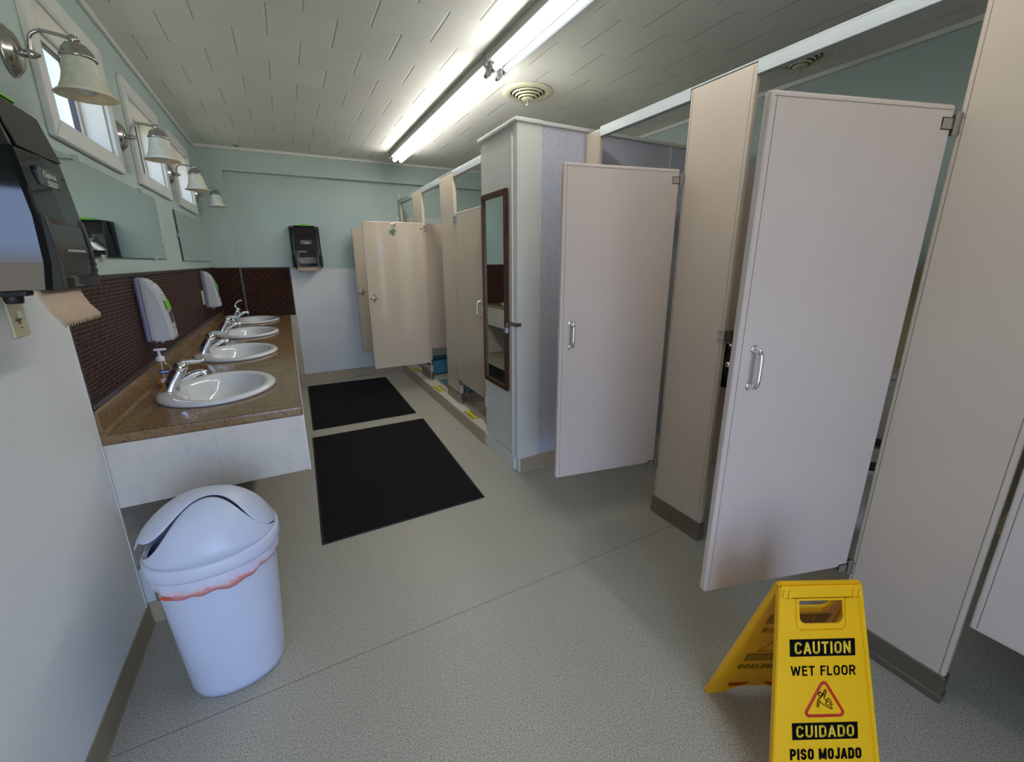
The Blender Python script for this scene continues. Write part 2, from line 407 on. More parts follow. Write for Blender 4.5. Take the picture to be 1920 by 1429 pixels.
# condensed sans capitals as centre-line strokes in a w x 1 box
def glyph(c, w, t):
    h = t/2; l, r, b_, u = h, w-h, h, 1-h; mx = w/2; q = min(.26, (r-l)/2)
    bowlO = arc(mx, u-q, (r-l)/2, q, 0, 180)+arc(mx, b_+q, (r-l)/2, q, 180, 360)+[(r, u-q)]
    G = {'O': [bowlO], 'I': [[(mx, 0), (mx, 1)]], 'T': [[(mx, 0), (mx, 1-h)], [(0, u), (w, u)]], 'L': [[(l, 0), (l, 1)], [(l, b_), (w, b_)]],
         'E': [[(l, 0), (l, 1)], [(l, b_), (w, b_)], [(l, u), (w, u)], [(l, .53), (w*.94, .53)]], 'F': [[(l, 0), (l, 1)], [(l, u), (w, u)], [(l, .52), (w*.92, .52)]],
         'U': [[(l, 1), (l, b_+q)]+arc(mx, b_+q, (r-l)/2, q, 180, 360)+[(r, 1)]], 'C': [arc(mx, u-q, (r-l)/2, q, 12, 180)+arc(mx, b_+q, (r-l)/2, q, 180, 348)],
         'D': [[(l, 0), (l, 1)], [(l, u), (mx, u)]+arc(mx, u-q, r-mx, q, 90, 0)+arc(mx, b_+q, r-mx, q, 0, -90)+[(l, b_)]],
         'P': [[(l, 0), (l, 1)], [(l, u), (mx, u)]+arc(mx, (u+.44)/2, r-mx, (u-.44)/2, 90, -90)+[(l, .44)]],
         'R': [[(l, 0), (l, 1)], [(l, u), (mx, u)]+arc(mx, (u+.48)/2, r-mx, (u-.48)/2, 90, -90)+[(l, .48)], [(mx+.02, .48), (r+.02, 0)]],
         'A': [[(h*.6, 0), (mx, 1-h*.3)], [(w-h*.6, 0), (mx, 1-h*.3)], [(w*.24, .30), (w*.76, .30)]],
         'N': [[(l, 0), (l, 1)], [(r, 0), (r, 1)], [(l, 1-h*.5), (r, h*.5)]], 'M': [[(l, 0), (l, 1)], [(r, 0), (r, 1)], [(l, 1-h*.5), (mx, h)], [(r, 1-h*.5), (mx, h)]],
         'W': [[(h*.7, 1), (w*.27, h*.4)], [(w*.27, h*.4), (mx, 1-h)], [(mx, 1-h), (w*.73, h*.4)], [(w*.73, h*.4), (w-h*.7, 1)]],
         'J': [[(r, 1), (r, b_+q)]+arc(mx, b_+q, (r-l)/2, q, 0, -180)], 'S': [arc(mx, u-.225, (r-l)/2, .225, 12, 180)+[(l+.06, .56), (mx, .5), (r-.06, .44)]+arc(mx, b_+.225, (r-l)/2, .225, 0, -168)]}
    return G[c]
GW = {'I': .20, 'W': .92, 'M': .78, 'L': .48, 'E': .50, 'F': .48, 'T': .56, 'J': .48}
def strokes(b, txt, cx_, cy_, width, height, t, z, m4, mirror=False, dep=.0005):
    adv = [(GW.get(c, .60) if c != ' ' else .25) for c in txt]; gap = .15; tot = sum(adv)+gap*(len(txt)-1); kx = width/tot; ky = height; x = 0
    for c, w in zip(txt, adv):
        if c != ' ':
            for pl in glyph(c, w, t):
                P = [Vector(((x+a-tot/2)*kx, (v-.5)*ky)) for a, v in pl]
                for p0, p1 in zip(P, P[1:]):
                    d = (p1-p0); L_ = d.length
                    if L_ < 1e-7: continue
                    d /= L_; nn = Vector((-d.y, d.x)); hw_ = t*ky/2; e = hw_*.35 if len(P) > 2 else 0
                    a_, c_ = p0-d*e, p1+d*e; q = [a_+nn*hw_, a_-nn*hw_, c_-nn*hw_, c_+nn*hw_]; sg = -1 if mirror else 1
                    lo = [b.bm.verts.new(m4 @ Vector((sg*v.x+cx_, v.y+cy_, z))) for v in q]; hi = [b.bm.verts.new(m4 @ Vector((sg*v.x+cx_, v.y+cy_, z+dep))) for v in q]
                    b.bm.faces.new(hi); b.bm.faces.new(lo[::-1])
                    for i in range(4): b.bm.faces.new((lo[i], lo[(i+1) % 4], hi[(i+1) % 4], hi[i]))
        x += w+gap
def frame4(o, xax, yax):
    x = Vector(xax).normalized(); y = Vector(yax).normalized(); z = x.cross(y); m = Matrix.Identity(4)
    for i, a in enumerate((x, y, z)):
        for j in range(3): m[j][i] = a[j]
    for j in range(3): m[j][3] = o[j]
    return m

# ------------------------------------------------------------------ room
XR, YF, YB, ZC = 3.72, 5.315, -1.35, 2.486
struct('floor', B().box(-.13, XR+.1, YB-.12, YF+.1, -.06, 0), 'floor')
struct('ceiling', B().box(-.13, XR+.1, YB-.12, YF+.1, ZC, ZC+.05), 'ceil')
# left wall with three window openings
WIN = [(2.140, 2.735), (3.140, 3.735), (4.140, 4.745)]; WZ0, WZ1 = 1.864, 2.252
b = B(); ys = [YB]+[v for w_ in WIN for v in w_]+[YF+.1]
b.box(-.13, 0, YB-.12, YF+.1, 0, WZ0); b.box(-.13, 0, YB-.12, YF+.1, WZ1, ZC)
for a_, c_ in ((YB-.12, WIN[0][0]), (WIN[0][1], WIN[1][0]), (WIN[1][1], WIN[2][0]), (WIN[2][1], YF+.1)): b.box(-.13, 0, a_, c_, WZ0, WZ1)
struct('wall_left', b, 'sage')
b = B(); b.box(XR, XR+.1, YB-.12, YF+.1, 1.317, ZC); struct('wall_right', b, 'sage')
struct('trim_8', B().box(XR-.004, XR+.1, YB, 2.703, 0, 1.317), 'stallwall')
struct('trim_9', B().box(XR-.004, XR+.1, 2.704, YF, 0, 1.317), 'tile_left')
b = B(); b.box(0, XR, YF, YF+.1, 0, ZC); b.box(0, .216, YF-.06, YF, 0, ZC); b.box(.216, XR, YF-.06, YF, 2.267, ZC)
struct('wall_far', b, 'sage')
# back wall behind the camera, with an open outside doorway
DX0, DX1, DZ = .09, 1.29, 2.08
b = B(); b.box(0, DX0, YB-.12, YB, 0, ZC); b.box(DX1, XR, YB-.12, YB, 0, ZC); b.box(DX0, DX1, YB-.12, YB, DZ, ZC)
struct('wall_back', b, 'sage')
b = B()
for x0, x1 in ((DX0-.08, DX0), (DX1, DX1+.08)): b.box(x0, x1, YB-.13, YB+.02, 0, DZ+.08, .003)
b.box(DX0, DX1, YB-.13, YB+.02, DZ, DZ+.08, .003)
struct('door_1', b, 'whitepaint')

# crown trims
def crown(name, x0, x1, y0, y1): struct(name, B().box(x0, x1, y0, y1, ZC-.028, ZC, .006), 'whitepaint')
crown('trim_1', 0, .018, YB, YF-.06); crown('trim_2', .018, XR-.018, YF-.078, YF-.06); crown('trim_3', XR-.018, XR, YB, YF-.06)

# white wainscot panel on near left wall, baseboards
struct('trim_4', B().box(.0, .006, YB+.01, 1.818, .09, 1.30, .001), 'frp')
struct('trim_5', B().box(.0, .008, 1.815, 1.820, .09, 1.30), 'whitepaint')
b = B(); b.prism([(0, 0), (.016, 0), (.013, .012), (.010, .09), (0, .095)], YB, 1.83, 'y'); struct('baseboard_left', b, 'greybase')
b = B(); b.prism([(YF, 0), (YF-.016, 0), (YF-.012, .012), (YF-.009, .09), (YF, .095)], .0, 1.86, 'x'); struct('baseboard_far', b, 'beigebase')
# tiled knee wall below the counter (left) and its return on the far wall
struct('trim_6', B().box(0, .035, 1.832, YF-.029, .095, .25, .002), 'tile_left')
struct('trim_15', B().box(0, .005, 1.832, YF-.062, .25, .767), 'tile_left')
struct('baseboard_left_counter', B().prism([(.0, 0), (.051, 0), (.047, .012), (.044, .09), (.035, .0945), (0, .0945)], 1.832, YF-.05, 'y'), 'beigebase')
struct('trim_7', B().box(.035, .703, YF-.028, YF, .095, .79), 'tile_far')
b = B(); b.box(.705, 1.9, YF-.006, YF, .095, 1.296); struct('trim_10', b, 'frp')
b = B(); b.box(.703, 1.9, YF-.010, YF, 1.296, 1.306, .002); b.box(.697, .705, YF-.010, YF, .095, 1.306, .001); struct('trim_11', b, 'whitepaint')

# windows
for i, (y0, y1) in enumerate(WIN):
    w = bpy.data.objects.new('window_%d' % (i+1), None); COL.objects.link(w); w.location = (0, (y0+y1)/2, WZ0); w['kind'] = 'structure'
    c = .068; b = B()
    b.prism([(y0-c, WZ0-c), (y1+c, WZ0-c), (y1, WZ0), (y0, WZ0)], 0, .02, 'x', .003)
    b.prism([(y0-c, WZ1+c), (y1+c, WZ1+c), (y1, WZ1), (y0, WZ1)], 0, .02, 'x', .003)
    b.prism([(y0-c, WZ0-c), (y0-c, WZ1+c), (y0, WZ1), (y0, WZ0)], 0, .02, 'x', .003)
    b.prism([(y1+c, WZ0-c), (y1+c, WZ1+c), (y1, WZ1), (y1, WZ0)], 0, .02, 'x', .003)
    obj('window_frame', b, 'whitepaint', w)
    b = B()   # reveal boards
    b.box(-.13, .002, y0, y0+.012, WZ0, WZ1); b.box(-.13, .002, y1-.012, y1, WZ0, WZ1)
    b.box(-.13, .002, y0, y1, WZ0, WZ0+.012); b.box(-.13, .002, y0, y1, WZ1-.012, WZ1)
    obj('reveal', b, 'cream', w)
    b = B(); s0, s1, u0, u1 = y0+.012, y1-.012, WZ0+.012, WZ1-.012; k = .024
    b.box(-.108, -.078, s0, s0+k, u0, u1, .003); b.box(-.108, -.078, s1-k, s1, u0, u1, .003)
    b.box(-.108, -.078, s0+k, s1-k, u0, u0+k, .003); b.box(-.108, -.078, s0+k, s1-k, u1-k, u1, .003)
    sash = obj('sash', b, 'whitepaint', w)
    b = B(); q = .006
    b.box(-.101, -.083, s0+k, s0+k+q, u0+k, u1-k); b.box(-.101, -.083, s1-k-q, s1-k, u0+k, u1-k); b.box(-.101, -.083, s0+k, s1-k, u1-k-q, u1-k)
    obj('gasket', b, 'sealant', sash)
    obj('pane', B().box(-.095, -.092, s0+k, s1-k, u0+k, u1-k), 'pane', w)

# raised shower floor behind a coved curb
X2 = 1.94
b = B(); b.prism([(1.868, 0), (1.864, .012), (1.860, .088), (1.852, .090), (1.848, .006), (1.850, 0)], 2.70, YF-.012, 'y'); struct('baseboard_right', b, 'beigebase')
struct('floor_shower_curb', B().box(1.866, 2.0, 2.706, YF-.001, .001, .096, .006), 'tile_curb')
struct('floor_shower', B().box(2.0, XR-.005, 2.706, YF-.001, .001, .094), 'plank')
struct('trim_12', B().box(1.905, XR-.006, YF-.012, YF, .096, 1.9), 'tile_shower')

# speckled dividing wall + closet
Y1, Y2, ZX = 2.203, 2.704, 2.112
struct('wall_middle', B().box(2.012, XR-.005, Y1+.004, Y2, .0, ZX), 'speck')
struct('trim_13', B().box(2.015, XR-.006, Y1-.012, Y2+.008, ZX, ZX+.02, .004), 'whitepaint')
b = B()
for xx in (2.015, 2.42, 3.05): b.box(xx-.008, xx+.008, Y1-.001, Y1+.004, .1, ZX, .002)
struct('trim_14', b, 'whitepaint')
struct('baseboard_middle', B().prism([(Y1+.004, 0), (Y1-.014, 0), (Y1-.010, .012), (Y1-.007, .09), (Y1+.004, .097)], 1.885, 2.36, 'x'), 'beigebase')
clo = thing('storage_closet', 'tall white painted closet with a long narrow mirror on its locked door', 'closet', (1.93, 2.45, 0))
b = B(); b.box(1.874, 2.007, Y1, Y2, .0, ZX, .003); obj('body', b, 'closet', clo)
b = B(); b.box(1.862, 1.874, Y1+.065, Y2-.012, .12, 2.075, .003); cdoor = obj('door', b, 'closet', clo)
b = B(); b.box(1.853, 1.874, Y1+.048, Y1+.066, .10, 2.05, .004); obj('door_stop', b, 'whitepaint', clo)
b = B(); b.box(1.862, 1.874, Y1, Y1+.04, .095, ZX, .002); obj('edge_board', b, 'closet', clo)
b = B(); b.box(1.858, 1.874, Y1+.045, Y2, .0, .098, .002); obj('plinth', b, 'closet', clo)
b = B(); b.box(1.848, 2.018, Y1-.014, Y2+.01, ZX, ZX+.022, .005); obj('top_moulding', b, 'whitepaint', clo)
b = B(); b.box(1.850, 1.854, Y1+.055, Y1+.115, .985, 1.008, .001); b.box(1.850, 1.874, Y1-.003, Y1+.06, .985, 1.008, .001)
b.box(1.874, 1.888, Y1-.004, Y1-.0005, .985, 1.008, .001)
for zz in (.99, 1.003): b.lathe([(.003, -.006), (.003, -.003)], (1.881, Y1, zz), 8, 'y')
obj('hasp', b, 'brushed', clo)
for zz in (1.75, 1.05, .35):
    obj('hinge', B().box(1.858, 1.863, Y2-.018, Y2-.006, zz-.035, zz+.035, .001), 'whitepaint', clo)
pl = thing('padlock', 'small silver padlock hanging from the hasp of the white closet', 'padlock', (1.842, Y1+.108, .935))
obj('lock_body', B().box(1.834, 1.849, Y1+.092, Y1+.122, .935, .968, .003), 'lockbody', pl)
obj('shackle', B().tube([(1.8415, Y1+.099, .966), (1.8415, Y1+.099, .984)]+[(1.8415+.004*math.sin(t*PI/8), Y1+.107-.008*math.cos(t*PI/8), .984+.010*math.sin(t*PI/8)) for t in range(1, 8)]+[(1.8415, Y1+.115, .984), (1.8415, Y1+.115, .966)], .0026, 8), 'chrome', pl)
# long mirror on closet door
fm = thing('framed_mirror', 'tall narrow mirror in a dark wooden frame on the white closet door', 'mirror', (1.862, 2.485, .52))
my0, my1, mz0, mz1, fw = 2.305, 2.655, .545, 1.79, .034
b = B()
for P4 in ([(my0, mz0), (my1, mz0), (my1-fw, mz0+fw), (my0+fw, mz0+fw)], [(my0, mz1), (my1, mz1), (my1-fw, mz1-fw), (my0+fw, mz1-fw)],
           [(my0, mz0), (my0, mz1), (my0+fw, mz1-fw), (my0+fw, mz0+fw)], [(my1, mz0), (my1, mz1), (my1-fw, mz1-fw), (my1-fw, mz0+fw)]):
    b.prism(P4, 1.838, 1.861, 'x', .004)
obj('frame', b, 'walnut', fm)
obj('glass', B().box(1.849, 1.858, my0+fw-.004, my1-fw+.004, mz0+fw-.004, mz1-fw+.004), 'mirror', fm)

# ------------------------------------------------------------------ stalls
def pilaster(name_label, xs, y0, y1, z0, z1, shoe=.10, keeper=None, group='stall pilasters', notch=0, rail=True):
    t = thing('stall_pilaster', name_label, 'stall post', (xs+.015, (y0+y1)/2, z0), 0, group)
    b = B(); b.box(xs, xs+.030, y0, y1, z0+.004, z1, .009, 3); p_ = obj('post_panel', b, 'stall2' if xs < 2 else 'stall', t)
    b = B()
    for yy in (y0+.012, y1-.0135): b.box(xs-.0006, xs+.002, yy, yy+.0014, z0+.1, z1-.01)
    obj('edge_seam', b, 'seam', p_)
    b = B(); b.box(xs-.005, xs+.035, y0-.005, y1+.005, z0, z0+shoe, .006); b.box(xs-.008, xs+.038, y0-.008, y1+.008, z0, z0+.03, .006)
    obj('shoe', b, 'brushed', t)
    if keeper:
        yk, zk = keeper; b = B(); s = 1 if yk < (y0+y1)/2 else -1
        b.box(xs-.003, xs, min(yk, yk+s*.03), max(yk, yk+s*.03), zk-.028, zk+.028, .001)
        b.box(xs-.003, xs+.05, yk-s*.002-.0015, yk-s*.002+.0015, zk-.028, zk+.028, .001)
        b.box(xs+.02, xs+.05, min(yk-s*.004, yk-s*.02), max(yk-s*.004, yk-s*.02), zk-.028, zk-.024)
        for dz in (-.017, .017): b.lathe([(.005, -.0055), (.004, -.0035), (.004, -.003)], (xs, yk+s*.018, zk+dz), 10, 'x')
        obj('latch_keeper', b, 'nickel', t)
    return t
XS = 2.324; ZT = 2.100
pilaster('beige stall post with a chrome latch keeper, left of the large open door', XS, 1.158, 1.458, 0, ZT, keeper=(1.156, 1.045))
pilaster('broad beige stall post at the right edge, behind the wet floor sign', XS, .262, .549, 0, ZT)
pilaster('narrow beige stall post against the speckled wall', XS, 2.068, 2.198, 0, ZT)
pilaster('beige shower post nearest the white closet, glossy with metal shoe', X2, 3.425, 3.765, .096, 2.078, .1, group='shower posts')
pilaster('beige shower post between the two open shower doors', X2, 4.325, 4.665, .096, 2.078, .1, group='shower posts')
pilaster('beige shower post against the far green wall', X2, 5.195, 5.252, .096, 2.078, .1, group='shower posts')
pilaster('short beige shower post hidden beside the white closet', X2, 2.712, 2.865, .096, 2.078, .1, group='shower posts')
pilaster('beige stall post right of the frame, beyond the closed door', XS, -.62, -.34, 0, ZT)

def rail(label, x, y0, y1, z1, posts, h=.045):
    t = thing('head_rail', label, 'rail', (x, (y0+y1)/2, z1))
    e = sorted(posts); gaps = []; cur = y0
    for a, c in e:
        if a > cur: gaps.append((cur, a))
        cur = max(cur, c)
    if cur < y1: gaps.append((cur, y1))
    for a, c in gaps:
        obj('rail_section', B().box(x-.001, x+.034, a, c, z1-h, z1, .002), 'alu', t)
    obj('rail_cap', B().box(x+.001, x+.031, y0, y1, z1, z1+.007, .0015), 'alu', t)
rail('white aluminium head rail above the near stall doors', XS, YB+.01, 2.068, ZT+.002, [(1.158, 1.458), (.262, .549), (-.62, -.34)])
rail('white aluminium head rail above the far shower doors', X2, 2.712, YF-.062, 2.080, [(3.425, 3.765), (4.325, 4.665), (5.195, 5.252), (2.712, 2.865)])
# small white bracket where far rail meets the wall
b = B(); b.box(1.930, 1.938, 5.20, 5.215, 2.085, 2.13, .002); b.box(1.925, 1.931, 5.19, 5.225, 2.10, 2.106)
b.tube([(1.93, 5.205, 2.12), (1.915, 5.2, 2.16)], .002, 6); b.tube([(1.93, 5.21, 2.12), (1.945, 5.215, 2.155)], .002, 6)
tag(obj('wall_bracket', b, 'labelw'), 'tiny white clip on top of the far shower post by the green wall', 'clip')

def part_panel(label, xs, y, z0, z1, grp):
    b = B(); b.box(xs+.032, XR-.008, y-.0125, y+.0125, z0, z1, .006)
    t = tag(obj('partition_panel', b, 'stall'), label, 'stall panel', grp)
part_panel('beige partition running back from the post with the latch keeper', XS, 1.305, .305, 1.79, 'toilet stall partitions')
part_panel('beige partition behind the broad right-hand stall post', XS, .405, .305, 1.79, 'toilet stall partitions')
part_panel('beige partition behind the shower post nearest the closet', X2, 3.60, .42, 1.765, 'shower partitions')
part_panel('beige partition behind the post between the open shower doors', X2, 4.48, .42, 1.765, 'shower partitions')

def door(label, hx, hy, ang, w, z0, z1, out, near=True, handle=True, handle_z=1.05, hook=False, mark=False):
    """local frame: hinge axis at origin, leaf along +X; out = sign of local Y the outer face looks to"""
    t = thing('stall_door', label, 'stall door', (hx, hy, z0), ang, 'toilet stall doors' if near else 'shower doors')
    H = z1-z0; th = .026; g = .012
    ctr = -out*0
    y0, y1 = -th/2, th/2
    b = B()
    nz = H-.045; nh = .042; nw = .05      # hinge corner notch sizes, unused: the leaf is not cut
    b.box(g, w, y0, y1, .0, H-.08 if False else H, .008, 3)
    leaf = obj('door_leaf', b, 'stalldoor' if near else 'stall2', t, local=True)
    b = B()
    for s in (y0-.0006, y1-.0008):
        b.box(w-.0165, w-.0152, s, s+.0014, .01, H-.01)
        b.box(g+.01, w-.01, s, s+.0014, H-.0145, H-.0133)
    obj('edge_seam', b, 'seam', leaf, local=True)
    for hz in ((H-.045, 'top'), (.012, 'low')):
        z = hz[0]; b = B(); low = hz[1] == 'low'
        zc = z if not low else .0
        # plate on post
        yo = out*.016
        b.box(-.026, .012, min(yo, yo+out*.003), max(yo, yo+out*.003), zc-.032, zc+.026, .001)
        b.box(-.004, .0, min(-out*.0, out*.019), max(0, out*.019), zc-.030, zc+.024, .001)
        b.box(.0, .050, min(out*.0145, -out*.0145), max(out*.0145, -out*.0145), zc-.016, zc-.006, .001)
        b.box(.006, .048, min(out*.0135, out*.0155), max(out*.0135, out*.0155), zc-.016, zc+.010, .0005)
        for dz in (-.022, .016): b.lathe([(.0055, yo+out*.003), (.004, yo+out*.006)] if out > 0 else [(.004, yo+out*.006), (.0055, yo+out*.003)], (-.014, 0, zc+dz), 10, 'y')
        b.mi = 1
        b.box(.010, .050, min(out*.0128, out*.0134), max(out*.0128, out*.0134), zc-.018, zc+.013)  # black patch stands in for the shade of the hinge notch
        obj('hinge', b, ['nickel', 'blackmat'], t, local=True)
    if handle:
        b = B(); x = w-.055; z = handle_z-z0; yo = out*th/2
        P = spline([(x, yo, z+.055), (x, yo+out*.022, z+.052), (x, yo+out*.030, z+.036), (x, yo+out*.031, z), (x, yo+out*.030, z-.036), (x, yo+out*.022, z-.052), (x, yo, z-.055)], 4)
        b.tube(P, [.0095 if abs(p_.y-yo) < .015 else .0075 for p_ in P], 10, 1.1)
        for dz in (.055, -.055): b.lathe([(.0125, yo), (.0125, yo+out*.003)] if out > 0 else [(.0125, yo+out*.003), (.0125, yo)], (x, 0, z+dz), 14, 'y')
        obj('pull_handle', b, 'chrome', t, local=True)
    # inner latch
    b = B(); x = w-.05; z = handle_z-z0; yi = -out*th/2; o_ = -out
    b.prism([(x-.018, z-.02), (x+.018, z-.02), (x+.018, z+.012), (x-.018, z+.012)], min(yi, yi+o_*.012), max(yi, yi+o_*.012), 'y', .002)
    b.prism([(x-.012, z-.02), (x+.012, z-.02), (x+.004, z-.045), (x-.004, z-.045)], min(yi, yi+o_*.005), max(yi, yi+o_*.005), 'y', .001)
    b.prism([(x-.012, z+.012), (x+.012, z+.012), (x+.006, z+.04), (x-.006, z+.04)], min(yi, yi+o_*.005), max(yi, yi+o_*.005), 'y', .001)
    b.tube([(x-.03, yi+o_*.014, z+.002), (x+.045, yi+o_*.014, z+.002)], .007, 10)
    b.lathe([(.008, 0), (.006, .008)], (x, yi+o_*.012, z+.034), 10)
    lt = obj('latch', b, 'chrome', t, local=True)
    if hook:
        b = B(); xh = w*.52; zh = H-.032
        b.box(xh-.022, xh+.022, min(yi, yi+o_*.003), max(yi, yi+o_*.003), zh-.014, zh+.014, .001)
        b.tube([(xh, yi+o_*.003, zh), (xh, yi+o_*.025, zh-.004), (xh, yi+o_*.034, zh+.006)], .005, 8)
        b.lathe([(.0, -.007), (.007, -.003), (.007, .003), (0, .007)], (xh, yi+o_*.036, zh+.008), 10)
        obj('coat_hook', b, 'chrome', t, local=True)
    if mark:
        b = B(); xm, zm = w*.53, H-.098; yy = yi+o_*.0012
        def dr(pts, r): b.tube([(xm+a*.03, yy, zm+c*.03) for a, c in pts], r*1.7, 5, .35, (0, 1, 0))
        dr(spline2([(-.9, .1), (-.7, .7), (0, .9), (.5, .5), (.5, -.2), (.1, -.8), (-.3, -.9), (-.5, -.4)]), .0028)
        dr([(.9, .6), (1.1, 0), (.9, -.7)], .0022)
        dr(spline2([(-.4, .5), (0, .3), (.2, -.1), (-.1, -.4)]), .0032)
        dr([(-.7, -.2), (-.2, .1), (-.5, .4)], .0028); dr([(.6, .1), (1.0, .3)], .002); dr([(-.1, 1.0), (.2, 1.2)], .002)
        obj('marker_doodle', b, 'markgreen', t, local=True)
    # scattered chips at the edge
    return t
def spline2(p): return [(v.x, v.y) for v in spline([(a, c, 0) for a, c in p], 4)]
R_ = math.radians
door('large beige stall door standing open nearest the camera, chrome pull handle at its left edge', XS-.006, .562, math.atan2(.162, -.564), .592, .305, 1.778, 1, handle_z=1.075)
door('open beige stall door in front of the speckled wall', XS-.006, 1.470, math.atan2(.108, -.567), .592, .305, 1.778, 1, handle_z=1.04)
door('closed beige stall door cut off by the right edge of the photo', XS+.015, -.335, PI/2, .585, .305, 1.778, 1, handle_z=1.05)
door('open beige shower door with green marker doodle and coat hook', X2+.004, 4.298, PI, .60, .305, 1.752, -1, near=False, handle=False, handle_z=1.03, hook=True, mark=True)
door('farthest open beige shower door by the green end wall', X2+.004, 5.195, PI+.10, .585, .325, 1.752, -1, near=False, handle=False, handle_z=1.04, hook=True)
door('closed beige shower door beside the white closet', X2+.015, 3.418, -PI/2, .545, .305, 1.762, -1, near=False, handle_z=1.02)

# non-slip stickers on the curb
def sticker(label, y0, y1):
    t = thing('tread_sticker', label, 'sticker', (1.915, (y0+y1)/2, .0965), 0, 'non-slip stickers on the curb')
    b = B(); b.box(1.890, 1.942, y0, y1, .0965, .0975); obj('sticker_base', b, 'stripy', t)
    b = B(); n = 6
    for k in range(n):
        yy = y0+(y1-y0)*(k+.5)/n; b.box(1.876, 1.91, yy-.006, yy+.006, .0976, .0982); b.box(1.922, 1.956, yy-.006-.01, yy+.006-.01, .0976, .0982)
    obj('stripes', b, 'ink', t)
sticker('yellow and black non-slip sticker on the curb nearest the closet', 3.01, 3.22)
sticker('yellow and black non-slip sticker on the curb below the middle shower', 3.87, 4.09)
sticker('yellow and black non-slip sticker on the curb at the farthest shower', 4.74, 4.96)

# blue crates and mat in the showers
def crate(label, x0, x1, y0, y1, z0, z1):
    t = thing('blue_crate', label, 'crate', ((x0+x1)/2, (y0+y1)/2, z0), 0, 'blue crates on the shower floor')
    b = B(); w = .01
    b.box(x0, x1, y0, y0+w, z0, z1, .002); b.box(x0, x1, y1-w, y1, z0, z1, .002); b.box(x0, x0+w, y0, y1, z0, z1, .002); b.box(x1-w, x1, y0, y1, z0, z1, .002); b.box(x0, x1, y0, y1, z0, z0+w)
    obj('crate_body', b, 'blue', t)
    b = B(); b.box(x0-.006, x1+.006, y0-.006, y0+.004, z1-.02, z1, .002); b.box(x0-.006, x1+.006, y1-.004, y1+.006, z1-.02, z1, .002); b.box(x0-.006, x0+.004, y0, y1, z1-.02, z1, .002); b.box(x1-.004, x1+.006, y0, y1, z1-.02, z1, .002)
    n = 9
    for k in range(n):
        xx = x0+.02+(x1-x0-.04)*k/(n-1); b.box(xx-.004, xx+.004, y0-.004, y0+.001, z0, z0+.03)
    b.box(x0, x1, y0-.003, y0+.001, (z0+z1)/2-.003, (z0+z1)/2+.003)
    obj('rim', b, 'blue', t)
crate('blue plastic crate on the shower floor seen under the middle partition', 2.02, 2.5, 4.53, 4.80, .0965, .26)
crate('blue plastic crate behind the closed shower door beside the closet', 2.10, 2.6, 3.70, 3.95, .0965, .22)
b = B(); b.box(2.03, 2.40, 4.02, 4.27, .0965, .106, .003)
for k in range(6): b.box(2.04, 2.39, 4.04+k*.04, 4.05+k*.04, .106, .108)
tag(obj('shower_mat', b, 'blue'), 'flat blue plastic mat on the middle shower floor', 'mat')
b = B(); b.lathe([(.014, .0965), (.014, .11), (.010, .115), (.010, .40)], (2.045, 3.54, 0), 12)
tag(obj('metal_leg_post', b, 'nickel'), 'thin metal floor post under the closed shower door', 'pipe')

# toilets and dispensers inside the near stalls
def toilet(label, y):
    t = thing('toilet', label, 'toilet', (3.3, y, 0), 0, 'toilets in the near stalls')
    b = B(); L = []
    for cx_, rx_, ry_, z in ((3.32, .20, .11, 0), (3.33, .19, .10, .05), (3.31, .16, .09, .14), (3.27, .20, .14, .26), (3.24, .235, .18, .36), (3.24, .235, .18, .385), (3.24, .19, .135, .385), (3.24, .15, .10, .28)):
        L.append([(cx_+rx_*math.cos(a*PI/14), y+ry_*math.sin(a*PI/14), z) for a in range(28)])
    b.loops(L); b.box(3.38, 3.52, y-.10, y+.10, 0, .37, .02); obj('bowl', b, 'bowlp', t)
    b = B(); b.box(3.49, 3.70, y-.21, y+.21, .37, .74, .02); tk = obj('tank', b, 'bowlp', t)
    b = B(); b.box(3.48, 3.705, y-.22, y+.22, .74, .765, .008); obj('tank_lid', b, 'bowlp', t)
    b = B(); b.lathe([(.012, -.0), (.012, .02)], (3.47, y+.15, .70), 10, 'x'); b.box(3.468, 3.474, y+.08, y+.155, .694, .706, .002); obj('flush_lever', b, 'chrome', tk)
    b = B(); L = []
    for rx_, ry_, z in ((.235, .18, .388), (.235, .18, .405), (.16, .11, .405), (.16, .11, .388)):
        L.append([(3.24+rx_*math.cos(a*PI/14), y+ry_*math.sin(a*PI/14), z) for a in range(28)])
    L.append(L[0]); b.loops(L, False, False); obj('seat', b, 'blackmat', t)
toilet('white toilet with black seat inside the stall behind the large open door', .86)
toilet('white toilet inside the stall beside the speckled wall', 1.74)
td = thing('toilet_roll_dispenser', 'black jumbo roll holder on the partition behind the large open door', 'roll holder', (2.57, 1.29, .75))
b = B(); b.lathe([(.135, 0), (.14, -.02), (.135, -.09), (.11, -.105)], (2.56, 1.2924, .90), 32, 'y'); b.box(2.47, 2.65, 1.20, 1.2924, .77, .9, .01); obj('housing', b, 'blackgloss', td)
obj('lock', B().lathe([(.008, -.112), (.008, -.10)], (2.56, 1.29, .93), 10, 'y'), 'chrome', td)
b = B(); b.lathe([(.085, .004), (.10, .30), (.105, .31), (.098, .312), (.08, .02)], (2.56, 1.14, 0), 24)
tag(obj('waste_basket', b, M['sage']), 'pale green waste basket with white rim between post and large open door', 'waste basket')

